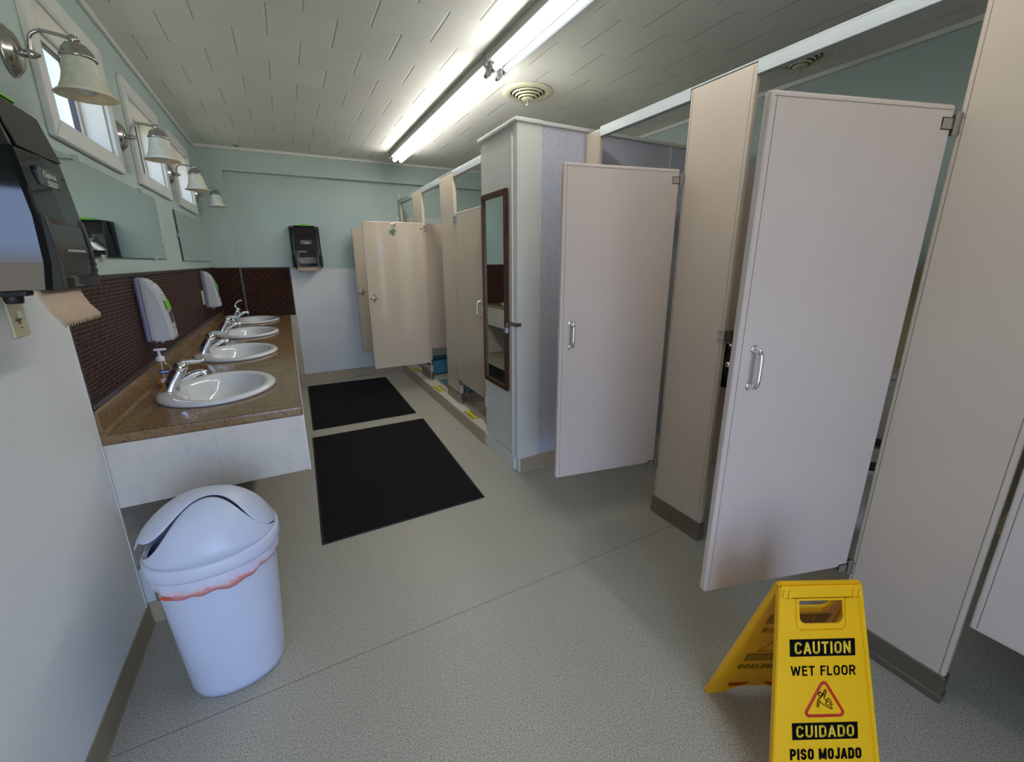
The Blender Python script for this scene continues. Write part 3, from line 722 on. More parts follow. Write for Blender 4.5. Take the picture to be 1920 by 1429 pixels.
# ------------------------------------------------------------------ counter
HC, XK, YN, YE = .804, .636, 1.82, YF-.062
SINK = [2.285, 3.175, 4.06, 4.94]; SXC = .302
ct = thing('countertop', 'long brown granite-look counter along the left wall', 'counter', (.3, 3.5, .78))
b = B(); e = .012
yb = [YN]+[(a+c)/2 for a, c in zip(SINK, SINK[1:])]+[YE]
for k, sy in enumerate(SINK):   # top surface with oval cut-outs
    y0, y1 = yb[k], yb[k+1]; x0, x1 = .0, XK
    angs = sorted(set([2*PI*i/48 for i in range(48)]+[math.atan2(yy-sy, xx-SXC) % (2*PI) for xx in (x0, x1) for yy in (y0, y1)]))
    def edge(a):
        c_, s_ = math.cos(a), math.sin(a); tt = []
        if c_ > 1e-9: tt.append((x1-SXC)/c_)
        if c_ < -1e-9: tt.append((x0-SXC)/c_)
        if s_ > 1e-9: tt.append((y1-sy)/s_)
        if s_ < -1e-9: tt.append((y0-sy)/s_)
        r_ = min(tt); return (SXC+c_*r_, sy+s_*r_, HC)
    inner = [(SXC+.205*math.cos(a), sy+.255*math.sin(a), HC) for a in angs]; low = [(x, y, HC-.035) for x, y, z in inner]
    b.loops([low, inner, [edge(a) for a in angs]], False, False)
b.box(.0, XK, YN, YN+.02, HC-.037, HC-.0008, .006); b.box(XK-.02, XK, YN+.014, YE, HC-.037, HC-.0012, .004); b.box(.0, XK, YE-.01, YE, HC-.037, HC-.0005)
for f in b.bm.faces: f.smooth = False
obj('worktop', b, 'granite', ct)
b = B(); b.prism([(0, HC-.0365), (.028, HC-.0365), (.028, HC+.004), (.019, HC+.014), (.018, HC+.082), (.012, HC+.09), (0, HC+.09)], YN-.0015, YE, 'y'); obj('upstand', b, 'granite', ct)
b = B(); b.box(.02, .62, YE-.018, YE, HC, HC+.006, .002); obj('end_upstand', b, 'splashtrim', ct)
ap = thing('counter_apron', 'pale tiled apron boxing in the underside of the brown counter', 'apron', (.3, 3.5, .52))
obj('end_face', B().box(.0065, XK-.002, YN+.003, YN+.017, .52, HC-.038, .0015), 'tile_apron', ap)
obj('long_face', B().box(XK-.018, XK-.003, YN+.017, YE-.001, .52, HC-.038, .0015), 'tile_apron_side', ap)
obj('corner_trim', B().box(XK-.004, XK+.002, YN+.0, YN+.006, .518, HC-.038, .001), 'whitepaint', ap)
obj('side_trim', B().box(XK-.003, XK+.003, YN+.006, YE-.001, HC-.044, HC-.038, .001), 'whitepaint', ap)

# sinks and taps
def make_sink():
    t = thing('wash_basin', 'x', 'sink', (SXC, SINK[0], HC), 0, 'oval basins set in the counter')
    R = [(0, .225, .275, .0005), (0, .233, .283, .004), (0, .232, .282, .012), (0, .222, .272, .019), (0, .205, .255, .021), (.014, .175, .238, .0185), (.020, .162, .228, .010),
         (.022, .154, .218, -.01), (.022, .142, .198, -.05), (.020, .118, .160, -.088), (.015, .08, .105, -.112), (.01, .035, .04, -.122), (.01, .02, .02, -.124)]
    b = B(); b.loops([[(cx_+rx_*math.cos(a*PI/32), ry_*math.sin(a*PI/32), z) for a in range(64)] for cx_, rx_, ry_, z in R], False, True)
    R2 = [(0, .2035, .2535, .0), (.02, .158, .22, -.02), (.02, .148, .205, -.055), (.018, .124, .167, -.095), (.015, .085, .11, -.12), (.01, .04, .045, -.131)]
    b.loops([[(cx_+rx_*math.cos(a*PI/32), ry_*math.sin(a*PI/32), z) for a in range(64)] for cx_, rx_, ry_, z in R2], False, True)
    obj('basin', b, 'porc', t, local=True, smooth=True)
    b = B(); b.lathe([(.021, -.1235), (.021, -.120), (.015, -.119), (.014, -.121), (.002, -.121)], (.01, 0, 0), 20); obj('drain', b, 'chrome', t, local=True)
    b = B(); b.lathe([(.008, 0), (.008, .002), (.004, .002)], (-.123, .0, -.03), 12, 'x'); obj('overflow', b, 'chrome', t, local=True)
    return t
def make_faucet(raised=False):
    t = thing('faucet', 'x', 'faucet', (.120, SINK[0]-.01, HC+.0195), 0, 'chrome taps at the basins')
    b = B(); L = []
    for cx_, rx_, ry_, z in ((.0, .040, .034, 0), (.0, .040, .034, .005), (.004, .034, .031, .016), (.014, .030, .028, .034), (.030, .028, .026, .060), (.044, .027, .025, .084), (.052, .026, .024, .096)):
        L.append([(cx_+rx_*math.cos(a*PI/12), ry_*math.sin(a*PI/12), z+(.25*rx_*math.cos(a*PI/12) if z > .03 else 0)*-1) for a in range(24)])
    b.loops(L); obj('faucet_body', b, 'chrome', t, local=True, smooth=True)
    b = B(); P = spline([(.018, 0, .026), (.055, 0, .046), (.090, 0, .064), (.118, 0, .073), (.136, 0, .070), (.142, 0, .056)], 5)
    n = len(P); b.tube(P, [.022-.009*min(1, i/(n*.6)) for i in range(n)], 12, .8, (0, 1, 0)); obj('spout', b, 'chrome', t, local=True, smooth=True)
    b = B(); L = []
    for cx_, rr, z in ((.052, .0265, .098), (.055, .0275, .105), (.058, .025, .116), (.058, .016, .124), (.057, .003, .127)): L.append([(cx_+rr*math.cos(a*PI/12), rr*.93*math.sin(a*PI/12), z-.25*rr*math.cos(a*PI/12)) for a in range(24)])
    b.loops(L)
    if raised: P = spline([(.045, 0, .112), (.040, 0, .140), (.048, 0, .165), (.075, 0, .185), (.105, 0, .190)], 4)
    else: P = spline([(.050, 0, .118), (.080, 0, .126), (.115, 0, .124), (.150, 0, .128)], 4)
    n = len(P); b.tube(P, [.015-.008*i/n for i in range(n)], 10, .40, (0, 1, 0)); obj('handle', b, 'chrome', t, local=True, smooth=True)
    return t
sk = make_sink(); fk = make_faucet(); fr = make_faucet(True)
LB = ['nearest the camera, beside the soap bottle', 'second from the camera', 'third from the camera', 'farthest from the camera, by the end wall']
for i, sy in enumerate(SINK):
    (sk if i == 0 else dup(sk, (SXC, sy, HC)))['label'] = 'white oval basin ' + LB[i]
for i, sy in enumerate(SINK[:3]):
    (fk if i == 0 else dup(fk, (.120, sy-.01, HC+.0195)))['label'] = 'chrome tap on the basin ' + LB[i]
fr.location = (.120, SINK[3]-.01, HC+.0195); fr['label'] = 'chrome tap with raised lever on the farthest basin'

# soap bottle
sb = thing('soap_bottle', 'clear pump bottle with a little orange soap beside the nearest basin', 'soap bottle', (.066, 2.463, HC))
def ov(r, ry, rx, z): return [(.066+rx*r*math.cos(a*PI/12), 2.463+ry*r*math.sin(a*PI/12), z) for a in range(24)]
b = B(); b.loops([ov(1, .020, .030, HC+.0005), ov(1, .024, .036, HC+.006), ov(1, .025, .038, HC+.05), ov(1, .024, .035, HC+.09), ov(1, .018, .024, HC+.115), ov(1, .012, .013, HC+.124), ov(1, .012, .012, HC+.13)]); obj('bottle_shell', b, 'bottle', sb, smooth=True)
b = B(); b.loops([ov(.9, .020, .030, HC+.002), ov(.93, .024, .036, HC+.008), ov(.93, .025, .038, HC+.036)]); obj('liquid', b, 'amber', sb, smooth=True)
b = B(); b.lathe([(.016, .125), (.017, .128), (.017, .142), (.010, .148), (.006, .150), (.006, .176)], (.066, 2.463, HC), 20)
b.loops([[(.066+rx_*math.cos(a*PI/10)+o_, 2.463+ry_*math.sin(a*PI/10), HC+z) for a in range(20)] for rx_, ry_, o_, z in ((.022, .007, .006, .174), (.026, .009, .006, .178), (.026, .009, .006, .182), (.020, .006, .004, .185))])
b.tube([(.066, 2.463, HC+.12), (.066, 2.463, HC+.02)], .0022, 6); obj('pump', b, 'labelw', sb)
b = B(); b.grid(lambda u, v: (.066+.0390*math.cos(-1.75+u*1.0), 2.463+.0262*math.sin(-1.75+u*1.0), HC+.066+v*.020), 8, 2); lb = obj('label', b, 'navy', sb)
b = B(); b.grid(lambda u, v: (.066+.0394*math.cos(-1.65+u*.8), 2.463+.0266*math.sin(-1.65+u*.8), HC+.0735+v*.005), 8, 1); obj('label_text', b, 'labelw', lb)
b = B(); b.grid(lambda u, v: (.066+.0390*math.cos(-1.8+u*1.3), 2.463+.0262*math.sin(-1.8+u*1.3), HC+.024+.016*u*u+v*.018), 10, 2); obj('care_label', b, 'labelw', sb)

# backsplash panels
bs = thing('backsplash_panel', 'long dark brown embossed backsplash panel on the left wall', 'backsplash', (.0, 3.5, .9), 0, 'brown embossed backsplash')
obj('panel', B().box(.0, .006, 1.824, YE-.001, HC+.091, 1.325), 'splash', bs)
b = B(); b.box(.0, .011, 1.824, YE-.001, 1.318, 1.336, .003); b.box(.0, .016, 1.824, YE-.001, HC+.091, HC+.112, .004); b.box(0, .009, 1.822, 1.830, HC+.1, 1.33)
obj('edging', b, 'splashtrim', bs)
bs = thing('backsplash_panel', 'narrow brown embossed panel on the pilaster in the far corner', 'backsplash', (.1, YE, .9), 0, 'brown embossed backsplash')
obj('panel', B().box(.008, .224, YE-.005, YE+.0005, HC+.006, 1.325), 'splash', bs)
b = B(); b.box(.008, .232, YE-.008, YE+.0005, 1.318, 1.330, .002); b.box(.216, .234, YE-.011, YE+.0005, HC+.006, 1.33, .003); obj('edging', b, 'splashtrim', bs)
bs = thing('backsplash_panel', 'brown embossed panel at the end of the counter, left of the white wainscot', 'backsplash', (.45, YF, .9), 0, 'brown embossed backsplash')
obj('panel', B().box(.235, .69, YF-.006, YF, .80, 1.325), 'splash', bs)
b = B(); b.box(.235, .697, YF-.010, YF, 1.316, 1.330, .002); b.box(.686, .697, YF-.010, YF, .80, 1.33, .002); obj('edging', b, 'splashtrim', bs)

# wall mirrors
def wmirror(label, y0, y1, z0, z1, clips):
    t = thing('wall_mirror', label, 'mirror', (0, (y0+y1)/2, z0), 0, 'frameless mirrors on the left wall')
    obj('glass', B().box(.006, .0105, y0, y1, z0, z1), 'mirror', t)
    b = B(); b.box(.0015, .0062, y0-.001, y1+.001, z0-.001, z1+.001)
    b.box(.0062, .0108, y0-.002, y0, z0, z1); b.box(.0062, .0108, y0, y1, z0-.002, z0); obj('backing', b, 'medge', t)
    for y, z in clips:
        s = -1 if z < z0+.01 else (1 if z > z1-.01 else 0)
        b = B()
        if s: b.box(0, .016, y-.012, y+.012, min(z, z+s*.014)-(.008 if s > 0 else 0), max(z, z+s*.014)+(.008 if s < 0 else 0), .003)
        else: b.box(0, .016, min(y, y-.012 if y < (y0+y1)/2 else y+.012)-.006, max(y, y-.012 if y < (y0+y1)/2 else y+.012)+.006, z-.012, z+.012, .003)
        obj('clip', b, 'clear', t)
wmirror('larger frameless mirror reflecting the black towel dispenser', 1.90, 3.305, 1.405, 1.752, [(2.22, 1.752), (3.02, 1.752), (2.26, 1.405), (3.05, 1.405), (3.305, 1.51)])
wmirror('frameless mirror on the left wall nearest the far corner', 3.81, 5.13, 1.395, 1.742, [(4.12, 1.742), (4.95, 1.742), (4.12, 1.395), (4.95, 1.395), (3.81, 1.57)])

# automatic soap dispensers
def make_soap():
    t = thing('soap_dispenser', 'x', 'soap dispenser', (.006, 0, 1.0), 0, 'white soap dispensers on the backsplash')
    b = B(); b.box(0, .022, -.062, .062, .0, .31, .012); obj('back_plate', b, 'soapbk', t, local=True)
    prof = [(.022, .0), (.104, .006), (.108, .012), (.104, .10), (.096, .18), (.082, .24), (.058, .285), (.022, .308)]
    b = B(); b.prism([(x, z) for x, z in prof], -.060, .060, 'y', .010); obj('cover', b, 'soapw', t, local=True)
    b = B(); b.prism([(.1035, .152), (.1055, .152), (.098, .197), (.096, .197)], -.032, .040, 'y'); obj('green_label', b, 'green', t, local=True)
    b = B(); b.prism([(.1065, .085), (.109, .085), (.106, .143), (.1035, .143)], -.012, .020, 'y', .0008); obj('sight_window', b, 'darkwin', t, local=True)
    b = B(); b.box(.108, .1095, -.015, .022, .060, .063); b.box(.108, .1095, -.008, .012, .045, .048); b.box(.108, .1095, .0, .008, .030, .033); obj('print', b, 'blackmat', t, local=True)
    b = B(); b.lathe([(.006, -.012), (.010, -.004), (.012, .004)], (.05, 0, 0), 14); obj('nozzle', b, 'labelw', t, local=True)
    return t
s1 = make_soap(); s1.location = (.006, 2.615, 1.005); s1['label'] = 'white soap dispenser with green label nearest the camera'
dup(s1, (.006, 4.40, 1.005), 0, 'white soap dispenser farther along the backsplash, beside the outlet')
ot = thing('wall_outlet', 'ivory outlet plate on the brown backsplash beside the far soap dispenser', 'outlet', (.006, 4.29, 1.04))
obj('cover_plate', B().box(.006, .012, 4.255, 4.325, 1.04, 1.155, .002), 'ivory', ot)
for z_ in (1.055, 1.11): obj('socket', B().box(.012, .0135, 4.275, 4.305, z_, z_+.03, .0005), 'ivory', ot)
sw = thing('light_switch', 'worn ivory switch plate on the white wainscot below the near towel dispenser', 'switch', (.006, 1.545, 1.20))
obj('cover_plate', B().box(.006, .012, 1.512, 1.585, 1.195, 1.31, .002), 'ivory', sw)
b = B(); b.box(.012, .0225, 1.543, 1.553, 1.245, 1.262, .001)
obj('toggle', b, 'ivory', sw)
b = B(); b.lathe([(.0025, .012), (.0025, .0135)], (0, 1.548, 1.218), 8, 'x'); b.box(.0122, .013, 1.53, 1.557, 1.236, 1.241); b.box(.0122, .013, 1.54, 1.55, 1.228, 1.236); obj('screw', b, 'brownish', sw)

# paper towel dispensers (local: wall at y=0, faces -Y, width along X)
def make_towel(label, loc, rz, paper):
    t = thing('towel_dispenser', label, 'towel dispenser', loc, rz, 'black paper towel dispensers')
    W = .150; H = .42
    b = B(); b.box(-W, W, -.055, -.001, 0, H, .008); b.box(-W-.004, -W+.02, -.07, -.001, -.012, .12, .006); b.box(W-.02, W+.004, -.07, -.001, -.012, .12, .006)
    obj('back_housing', b, 'blackmat', t, local=True)
    # front cover: tapered shell
    L = []
    for z, d, w_, r_ in ((.0, .165, .143, .0), (.06, .175, .145, 0), (.16, .178, .145, 0), (.30, .165, .141, 0), (.405, .142, .134, 0), (.425, .120, .128, 0)):
        L.append([(-w_, -.03, z), (-w_*.81, -d+.010, z), (-w_*.79, -d+.003, z), (-w_*.76, -d, z), (0, -d-.003, z), (w_*.76, -d, z), (w_*.79, -d+.003, z), (w_*.81, -d+.010, z), (w_, -.03, z)])
    b = B(); b.loops(L, True, True); 
    for f in b.bm.faces: f.smooth = False
    cv = obj('cover', b, ['blackgloss'], t, local=True)
    b = B(); b.loops([[(-.102, -.1655-q, .302), (.102, -.1655-q, .302), (.097, -.1435-q, .400), (-.097, -.1435-q, .400)] for q in (0.0, .0045)]); 
    obj('cover_window', b, 'blacksat', cv, local=True)
    # lower smoked door
    b = B(); b.prism([(-.165, .02), (-.183, .03), (-.1855, .09), (-.1815, .15), (-.165, .16)], -.085, .085, 'x', .003); obj('smoked_flap', b, 'blacksat', cv, local=True)
    b = B(); obj('side_rib', B().prism([(-.16, -.002), (-.186, .0), (-.189, .10), (-.183, .165), (-.16, .17)], -.108, -.09, 'x', .003), 'greykhaki', cv, local=True); b.prism([(-.16, -.002), (-.186, .0), (-.189, .10), (-.183, .165), (-.16, .17)], .09, .108, 'x', .003)
    obj('side_rib', b, 'greykhaki', cv, local=True)
    b = B(); b.prism([(-.055, .232), (.052, .232), (.058, .240), (.058, .262), (.050, .272), (-.052, .272), (-.058, .262), (-.058, .240)], -.1752, -.170, 'y'); lg = obj('logo_plate', b, 'greykhaki', cv, local=True)
    b = B(); text_into(b, 'Optima', .034, frame4((0, -.1757, .257), (1, 0, 0), (0, 0, 1)), fitw=.062, fith=.018)
    for k, wd in enumerate((.05, .05, .042)): b.box(-.018, -.018+wd, -.1760, -.1753, .243-.0045*k, .2452-.0045*k)
    obj('logo_print', b, 'white', lg, local=True)
    b = B(); text_into(b, 'PULL DOWN WITH TWO HANDS', .02, frame4((.01, -.1865, .088), (1, 0, 0), (0, 0, 1)), fitw=.10, fith=.006); obj('instruction_print', b, 'white', cv, local=True)
    b = B()
    for k in range(4): b.box(.093, .105, -.1895, -.186, .02+k*.016, .027+k*.016)
    b.lathe([(.006, -.152), (.006, -.13)], (.135, 0, .085), 10, 'y'); obj('sensor_marks', b, 'greykhaki', cv, local=True)
    b = B(); b.prism([(-.05, .424), (.05, .424), (.032, .442), (-.032, .442)], -.12, -.03, 'y', .002); b.box(-.065, .065, -.13, -.02, .422, .428, .002); obj('green_key', b, 'green', t, local=True)
    b = B(); b.lathe([(.014, -.028), (.016, -.02), (.016, 0)], (-.115, -.10, 0), 14); b.box(-.135, -.10, -.13, -.07, -.012, 0, .004); obj('knob', b, 'blackmat', t, local=True)
    # paper sheet
    n = 14; b = B(); cols = []
    x0, x1, pts = paper
    for i in range(n*2+1):
        u = i/(n*2); x = x0+(x1-x0)*u; tooth = .013 if i % 2 else 0
        col = []
        for k, (d, z) in enumerate(pts):
            if k == len(pts)-1: z = z-tooth; 
            col.append(b.bm.verts.new((x, -d, z)))
        cols.append(col)
    for a_, c_ in zip(cols, cols[1:]):
        for k in range(len(pts)-1): f = b.bm.faces.new((a_[k], c_[k], c_[k+1], a_[k+1])); f.smooth = True
    obj('paper_towel', b, 'kraft', t, local=True, solid=.0012)
    return t
make_towel('black paper towel dispenser on the end wall above the white wainscot', (.885, YF-.001, 1.335), 0, (-.115, .10, [(.13, .03), (.135, .0), (.142, -.022), (.150, -.038)]))
# left one faces +X : rotate so local -Y -> +X : rz = +90deg ; local X -> +Y
make_towel('large black paper towel dispenser at the left edge, torn towel hanging', (.001, 1.447, 1.322), PI/2, (-.137, .088, [(.145, -.0015), (.148, -.012), (.152, -.028), (.160, -.048), (.177, -.074)]))

# sconces
def make_sconce():
    t = thing('wall_sconce', 'x', 'wall lamp', (0, 1.93, 1.985), 0, 'bell-shade wall lamps above the mirrors')
    b = B(); b.lathe([(.060, 0), (.064, .003), (.063, .010), (.058, .012), (.055, .017), (.046, .025), (.032, .031), (.018, .034), (.011, .036), (.010, .040)], (0, 0, 0), 40, 'x', sx=.80, sy=1.06); 
    obj('back_plate', b, 'nickel', t, local=True, smooth=True)
    b = B(); b.lathe([(.006, .036), (.012, .044), (.012, .056), (.007, .066), (.002, .074)], (0, 0, 0), 14, 'x')
    b.tube(spline([(.05, 0, .0), (.054, 0, .03), (.060, 0, .052), (.08, 0, .066), (.11, 0, .066), (.150, 0, .060)], 5), .0052, 10)
    b.lathe([(.004, .046), (.011, .052), (.011, .062), (.006, .070)], (.155, 0, 0), 14); b.lathe([(.004, -.018), (.009, -.012), (.009, .004), (.004, .012)], (.160, 0, .060), 12, 'x'); obj('arm', b, 'nickel', t, local=True, smooth=True)
    b = B(); b.lathe([(.008, .052), (.026, .044), (.038, .028), (.041, .014), (.045, .012), (.045, .006), (.041, .004)], (.158, 0, 0), 28); obj('cap', b, 'nickel', t, local=True, smooth=True)
    pr = [(.038, .006), (.043, -.010), (.047, -.035), (.053, -.06), (.063, -.083), (.078, -.096)]
    b = B(); b.lathe(pr+[(r_-.004, z) for r_, z in pr[::-1]], (.158, 0, 0), 36, cap0=False, cap1=False); obj('lamp_shade', b, 'shade', t, local=True, smooth=True)
    b = B(); b.lathe([(.012, .0), (.014, -.02), (.028, -.045), (.031, -.065), (.024, -.085), (.002, -.094)], (.158, 0, 0), 20); obj('bulb', b, 'bulb', t, local=True, smooth=True)
    return t
sc = make_sconce(); sc['label'] = 'wall lamp with bell glass shade nearest the camera, left of the first window'
for y, l in ((2.887, 'wall lamp with bell glass shade between the first and second windows'), (3.905, 'wall lamp with bell glass shade between the second and third windows'), (4.945, 'wall lamp with bell glass shade in the far corner past the third window')):
    dup(sc, (0, y, 1.985), 0, l)

# fluorescent strip lights
def strip(label, y0, y1, mats):
    t = thing('fluorescent_light', label, 'ceiling light', (1.835, (y0+y1)/2, ZC), 0, 'fluorescent strip lights on the ceiling')
    b = B(); b.box(1.768, 1.905, y0, y1, ZC-.05, ZC-.001, .004); b.prism([(1.775, ZC-.05), (1.898, ZC-.05), (1.862, ZC-.062), (1.811, ZC-.062)], y0+.03, y1-.03, 'y'); obj('channel', b, 'fixture', t)
    for x, mm in zip((1.803, 1.870), mats):
        tb = obj('tube', B().lathe([(.008, y0+.035), (.0175, y0+.045), (.0175, y1-.045), (.008, y1-.035)], (x, 0, ZC-.082), 20, 'y'), mm, t, smooth=True)
        obj('tube_cap', B().lathe([(.0168, y0+.030), (.0182, y0+.034), (.0182, y0+.058)], (x, 0, ZC-.082), 16, 'y'), 'nickel', tb); obj('tube_cap', B().lathe([(.0182, y1-.058), (.0182, y1-.034), (.0168, y1-.030)], (x, 0, ZC-.082), 16, 'y'), 'nickel', tb)
        for a in (y0+.012, y1-.03):
            obj('lamp_holder', B().prism([(x-.016, ZC-.05), (x+.016, ZC-.05), (x+.016, ZC-.088), (x+.008, ZC-.098), (x-.008, ZC-.098), (x-.016, ZC-.088)], a, a+.018, 'y', .002), 'socket', t)
    for a in (y0, y1-.006):
        obj('end_plate', B().box(1.765, 1.908, a, a+.006, ZC-.062, ZC-.001, .001), 'fixture', t)
strip('far fluorescent ceiling strip with two glowing tubes', 2.408, 4.80, ('tube', 'tube'))
strip('near fluorescent ceiling strip, its right tube dimmer than the left', .0, 2.395, ('tube', 'tubedim'))

# ceiling vents
def vent(label, x, y, r):
    t = thing('ceiling_vent', label, 'vent', (x, y, ZC), 0, 'round cream ceiling vents')
    k = r/.175
    b = B(); b.lathe([(.175*k, -.001), (.176*k, -.006), (.170*k, -.011), (.132*k, -.015), (.122*k, -.012), (.120*k, -.003)], (x, y, ZC), 40, cap0=False, cap1=False); obj('outer_ring', b, 'ventc', t, smooth=True)
    obj('duct_shade_disc', B().lathe([(.134*k, -.0015), (.134*k, -.003)], (x, y, ZC), 32), 'ventd', t)  # flat near-black disc stands in for the shade up the duct
    for i, rr in enumerate((.103, .083, .063)):
        z = -.019-.011*i; b = B(); b.lathe([((rr+.004)*k, z+.009), (rr*k, z), ((rr-.002)*k, z-.001), ((rr+.001)*k, z+.009)], (x, y, ZC), 36, cap0=False, cap1=False); obj('louvre_ring', b, 'ventc', t, smooth=True)
    b = B(); b.lathe([(.012*k, -.030), (.043*k, -.040), (.041*k, -.046), (.014*k, -.047)], (x, y, ZC), 28)
    for a in range(4): 
        c_, s_ = math.cos(a*PI/2+.4), math.sin(a*PI/2+.4); b.tube([(x+c_*.03*k, y+s_*.03*k, ZC-.038), (x+c_*.13*k, y+s_*.13*k, ZC-.006)], .002, 6)
    obj('centre_cone', b, 'ventc', t)
    obj('knob', B().lathe([(.004*k, -.045), (.006*k, -.070), (.014*k, -.074), (.014*k, -.082), (.009*k, -.084)], (x, y, ZC), 16), 'ivory', t)
vent('round cream ceiling vent beside the fluorescent lights', 2.255, 2.765, .172)
vent('round ceiling vent in the shade above the near toilet stall', 3.40, 1.64, .15)
# black mark on ceiling near end wall
b = B(); b.box(.368, .373, 5.15, 5.27, ZC-.002, ZC+.001); b.box(.35, .40, 5.185, 5.198, ZC-.002, ZC+.001); b.box(.362, .384, 5.235, 5.25, ZC-.002, ZC+.001)
tag(obj('ceiling_stain', b, 'ink'), 'small black scuff on the ceiling near the far wall', 'mark')

# floor mats
def mat(label, P):
    cx_ = sum(p_[0] for p_ in P)/4; cy_ = sum(p_[1] for p_ in P)/4
    t = thing('floor_mat', label, 'floor mat', (cx_, cy_, 0), 0, 'black mats along the counter')
    obj('rubber_edge', B().prism(P, .001, .004, 'z'), 'matedge', t)
    Q = [(cx_+(x-cx_)*.972, cy_+(y-cy_)*.984) for x, y in P]
    obj('pile', B().prism(Q, .004, .0085, 'z', .001), 'mat', t)
mat('black floor mat farther from the camera, near the end wall', [(.686, 3.645), (1.572, 3.635), (1.583, 5.045), (.710, 5.075)])
mat('black floor mat closer to the camera', [(.637, 2.019), (1.540, 2.028), (1.588, 3.470), (.672, 3.478)])

# ------------------------------------------------------------------ bin
BX, BY, BA = .333, 1.470, R_(4)
tb = thing('trash_bin', 'white plastic swing-lid trash bin with pink-tied liner below the counter end', 'trash bin', (BX, BY, 0), BA)
def el(rx, ry, z, n=48, e=2.25):
    L = []
    for i in range(n):
        a = 2*PI*i/n; c_, s_ = math.cos(a), math.sin(a)
        L.append((rx*abs(c_)**(2/e)*(1 if c_ > 0 else -1), ry*abs(s_)**(2/e)*(1 if s_ > 0 else -1), z))
    return L
K1 = 1.055
b = B(); b.loops([el(.126, .106, .0005), el(.134, .114, .006), el(.140, .119, .03), el(.152, .130, .23), el(.166, .143, .46), el(.168, .145, .485), el(.158, .135, .485), el(.14, .12, .2)], True, False)
obj('bin_body', b, 'binw', tb, local=True, smooth=True)
n = 128; L = []
for z, off, amp in ((.490, .004, .0), (.476, .008, .002), (.462, .010, .004), (.448, .0105, .005), (.436, .008, .004)):
    ring = []
    for i, (x, y, zz) in enumerate(el(.166, .143, z, n)):
        a = 2*PI*i/n; w_ = amp*(math.sin(a*15+z*80)+.7*math.sin(a*27-z*120)+.5*math.sin(a*7)); rr_ = math.hypot(x, y); k = (rr_+off+w_*.5)/rr_
        dz = (.011*math.sin(a*2.3+.5)+.005*math.sin(a*7+1)+.003*math.sin(a*19))*(0 if z > .47 else (.47-z)/.034)
        ring.append((x*k, y*k, z+dz))
    L.append(ring)
b.bm if False else None
b = B(); b.loops(L, False, False); obj('bin_liner', b, 'bag', tb, local=True, smooth=True, solid=.001)
b = B(); cols = []
for i in range(13):
    a = R_(222)+R_(13)*i/12; e = 2.25; c_, s_ = math.cos(a), math.sin(a); x = .166*abs(c_)**(2/e)*(-1 if c_ < 0 else 1); y = .143*abs(s_)**(2/e)*(-1 if s_ < 0 else 1); rr_ = math.hypot(x, y); k = (rr_+.0155)/rr_
    cols.append([b.bm.verts.new((x*k, y*k, .432)), b.bm.verts.new((x*k, y*k, .440))])
for p_, q_ in zip(cols, cols[1:]): b.bm.faces.new((p_[0], q_[0], q_[1], p_[1]))
obj('drawstring_end', b, 'draworange', tb, local=True, solid=.002)
ZR = .528
b = B(); b.loops([el(.168, .145, ZR-.045), el(.180, .157, ZR-.045), el(.1835, .160, ZR-.038), el(.1825, .159, ZR-.006), el(.177, .154, ZR), el(.166, .143, ZR-.001)], False, False)
obj('lid_rim', b, 'binw', tb, local=True, smooth=True)
RX, RY, HZ = .177, .154, .155
def dome(X, Y, up=0):
    r2 = min(1.0, X*X+Y*Y); return ZR-.001+HZ*(1-r2)**.66+up
def yb_(X):   # half width of the swinging flap (normalised): narrow over the axle, flaring to the ends
    return math.sqrt(max(0, 1-X*X))*min(.985, .20+.75*(1-math.exp(-(abs(X)/.60)**2.3)))
def shell(s):
    def fn(u, v):
        X = -.995+1.99*(.5-.5*math.cos(PI*u)); lim = math.sqrt(max(0, 1-X*X)); lo = yb_(X); Y = s*(lo+(lim-lo)*v)
        return (X*RX, Y*RY, dome(X, Y))
    return B().grid(fn, 72, 16)
for s in (-1, 1): obj('lid_shell', shell(s), 'binw', tb, local=True, smooth=True, solid=.003)
def fl(u, v):
    X = -1.05+2.10*(.5-.5*math.cos(PI*u)); Xc = max(-1, min(1, X)); lim = math.sqrt(max(0, 1.12-X*X)); w = max(.0, min(yb_(max(-.97, min(.97, X)))*(1 if abs(X) < .97 else math.sqrt(max(0, 1-((abs(X)-.97)/.081)**2)))-.002, lim)); Y = w*(2*v-1)
    r2 = min(1.0, (X*X+Y*Y)*.92); z = ZR+.004+HZ*(1-r2)**.66
    x, y = X*RX, Y*RY; th = R_(8.5); zc = ZR+.05
    return (x*math.cos(th)-(z-zc)*math.sin(th)*-1, y, -x*math.sin(th)+(z-zc)*math.cos(th)+zc+.001)
b = B(); b.grid(fl, 72, 24); obj('swing_flap', b, 'binw', tb, local=True, smooth=True, solid=.003)
obj('bin_shade_disc', B().loops([el(.165, .140, .49), el(.165, .140, .492)]), 'bindark', tb, local=True)  # dark disc stands in for the shade inside the white bin

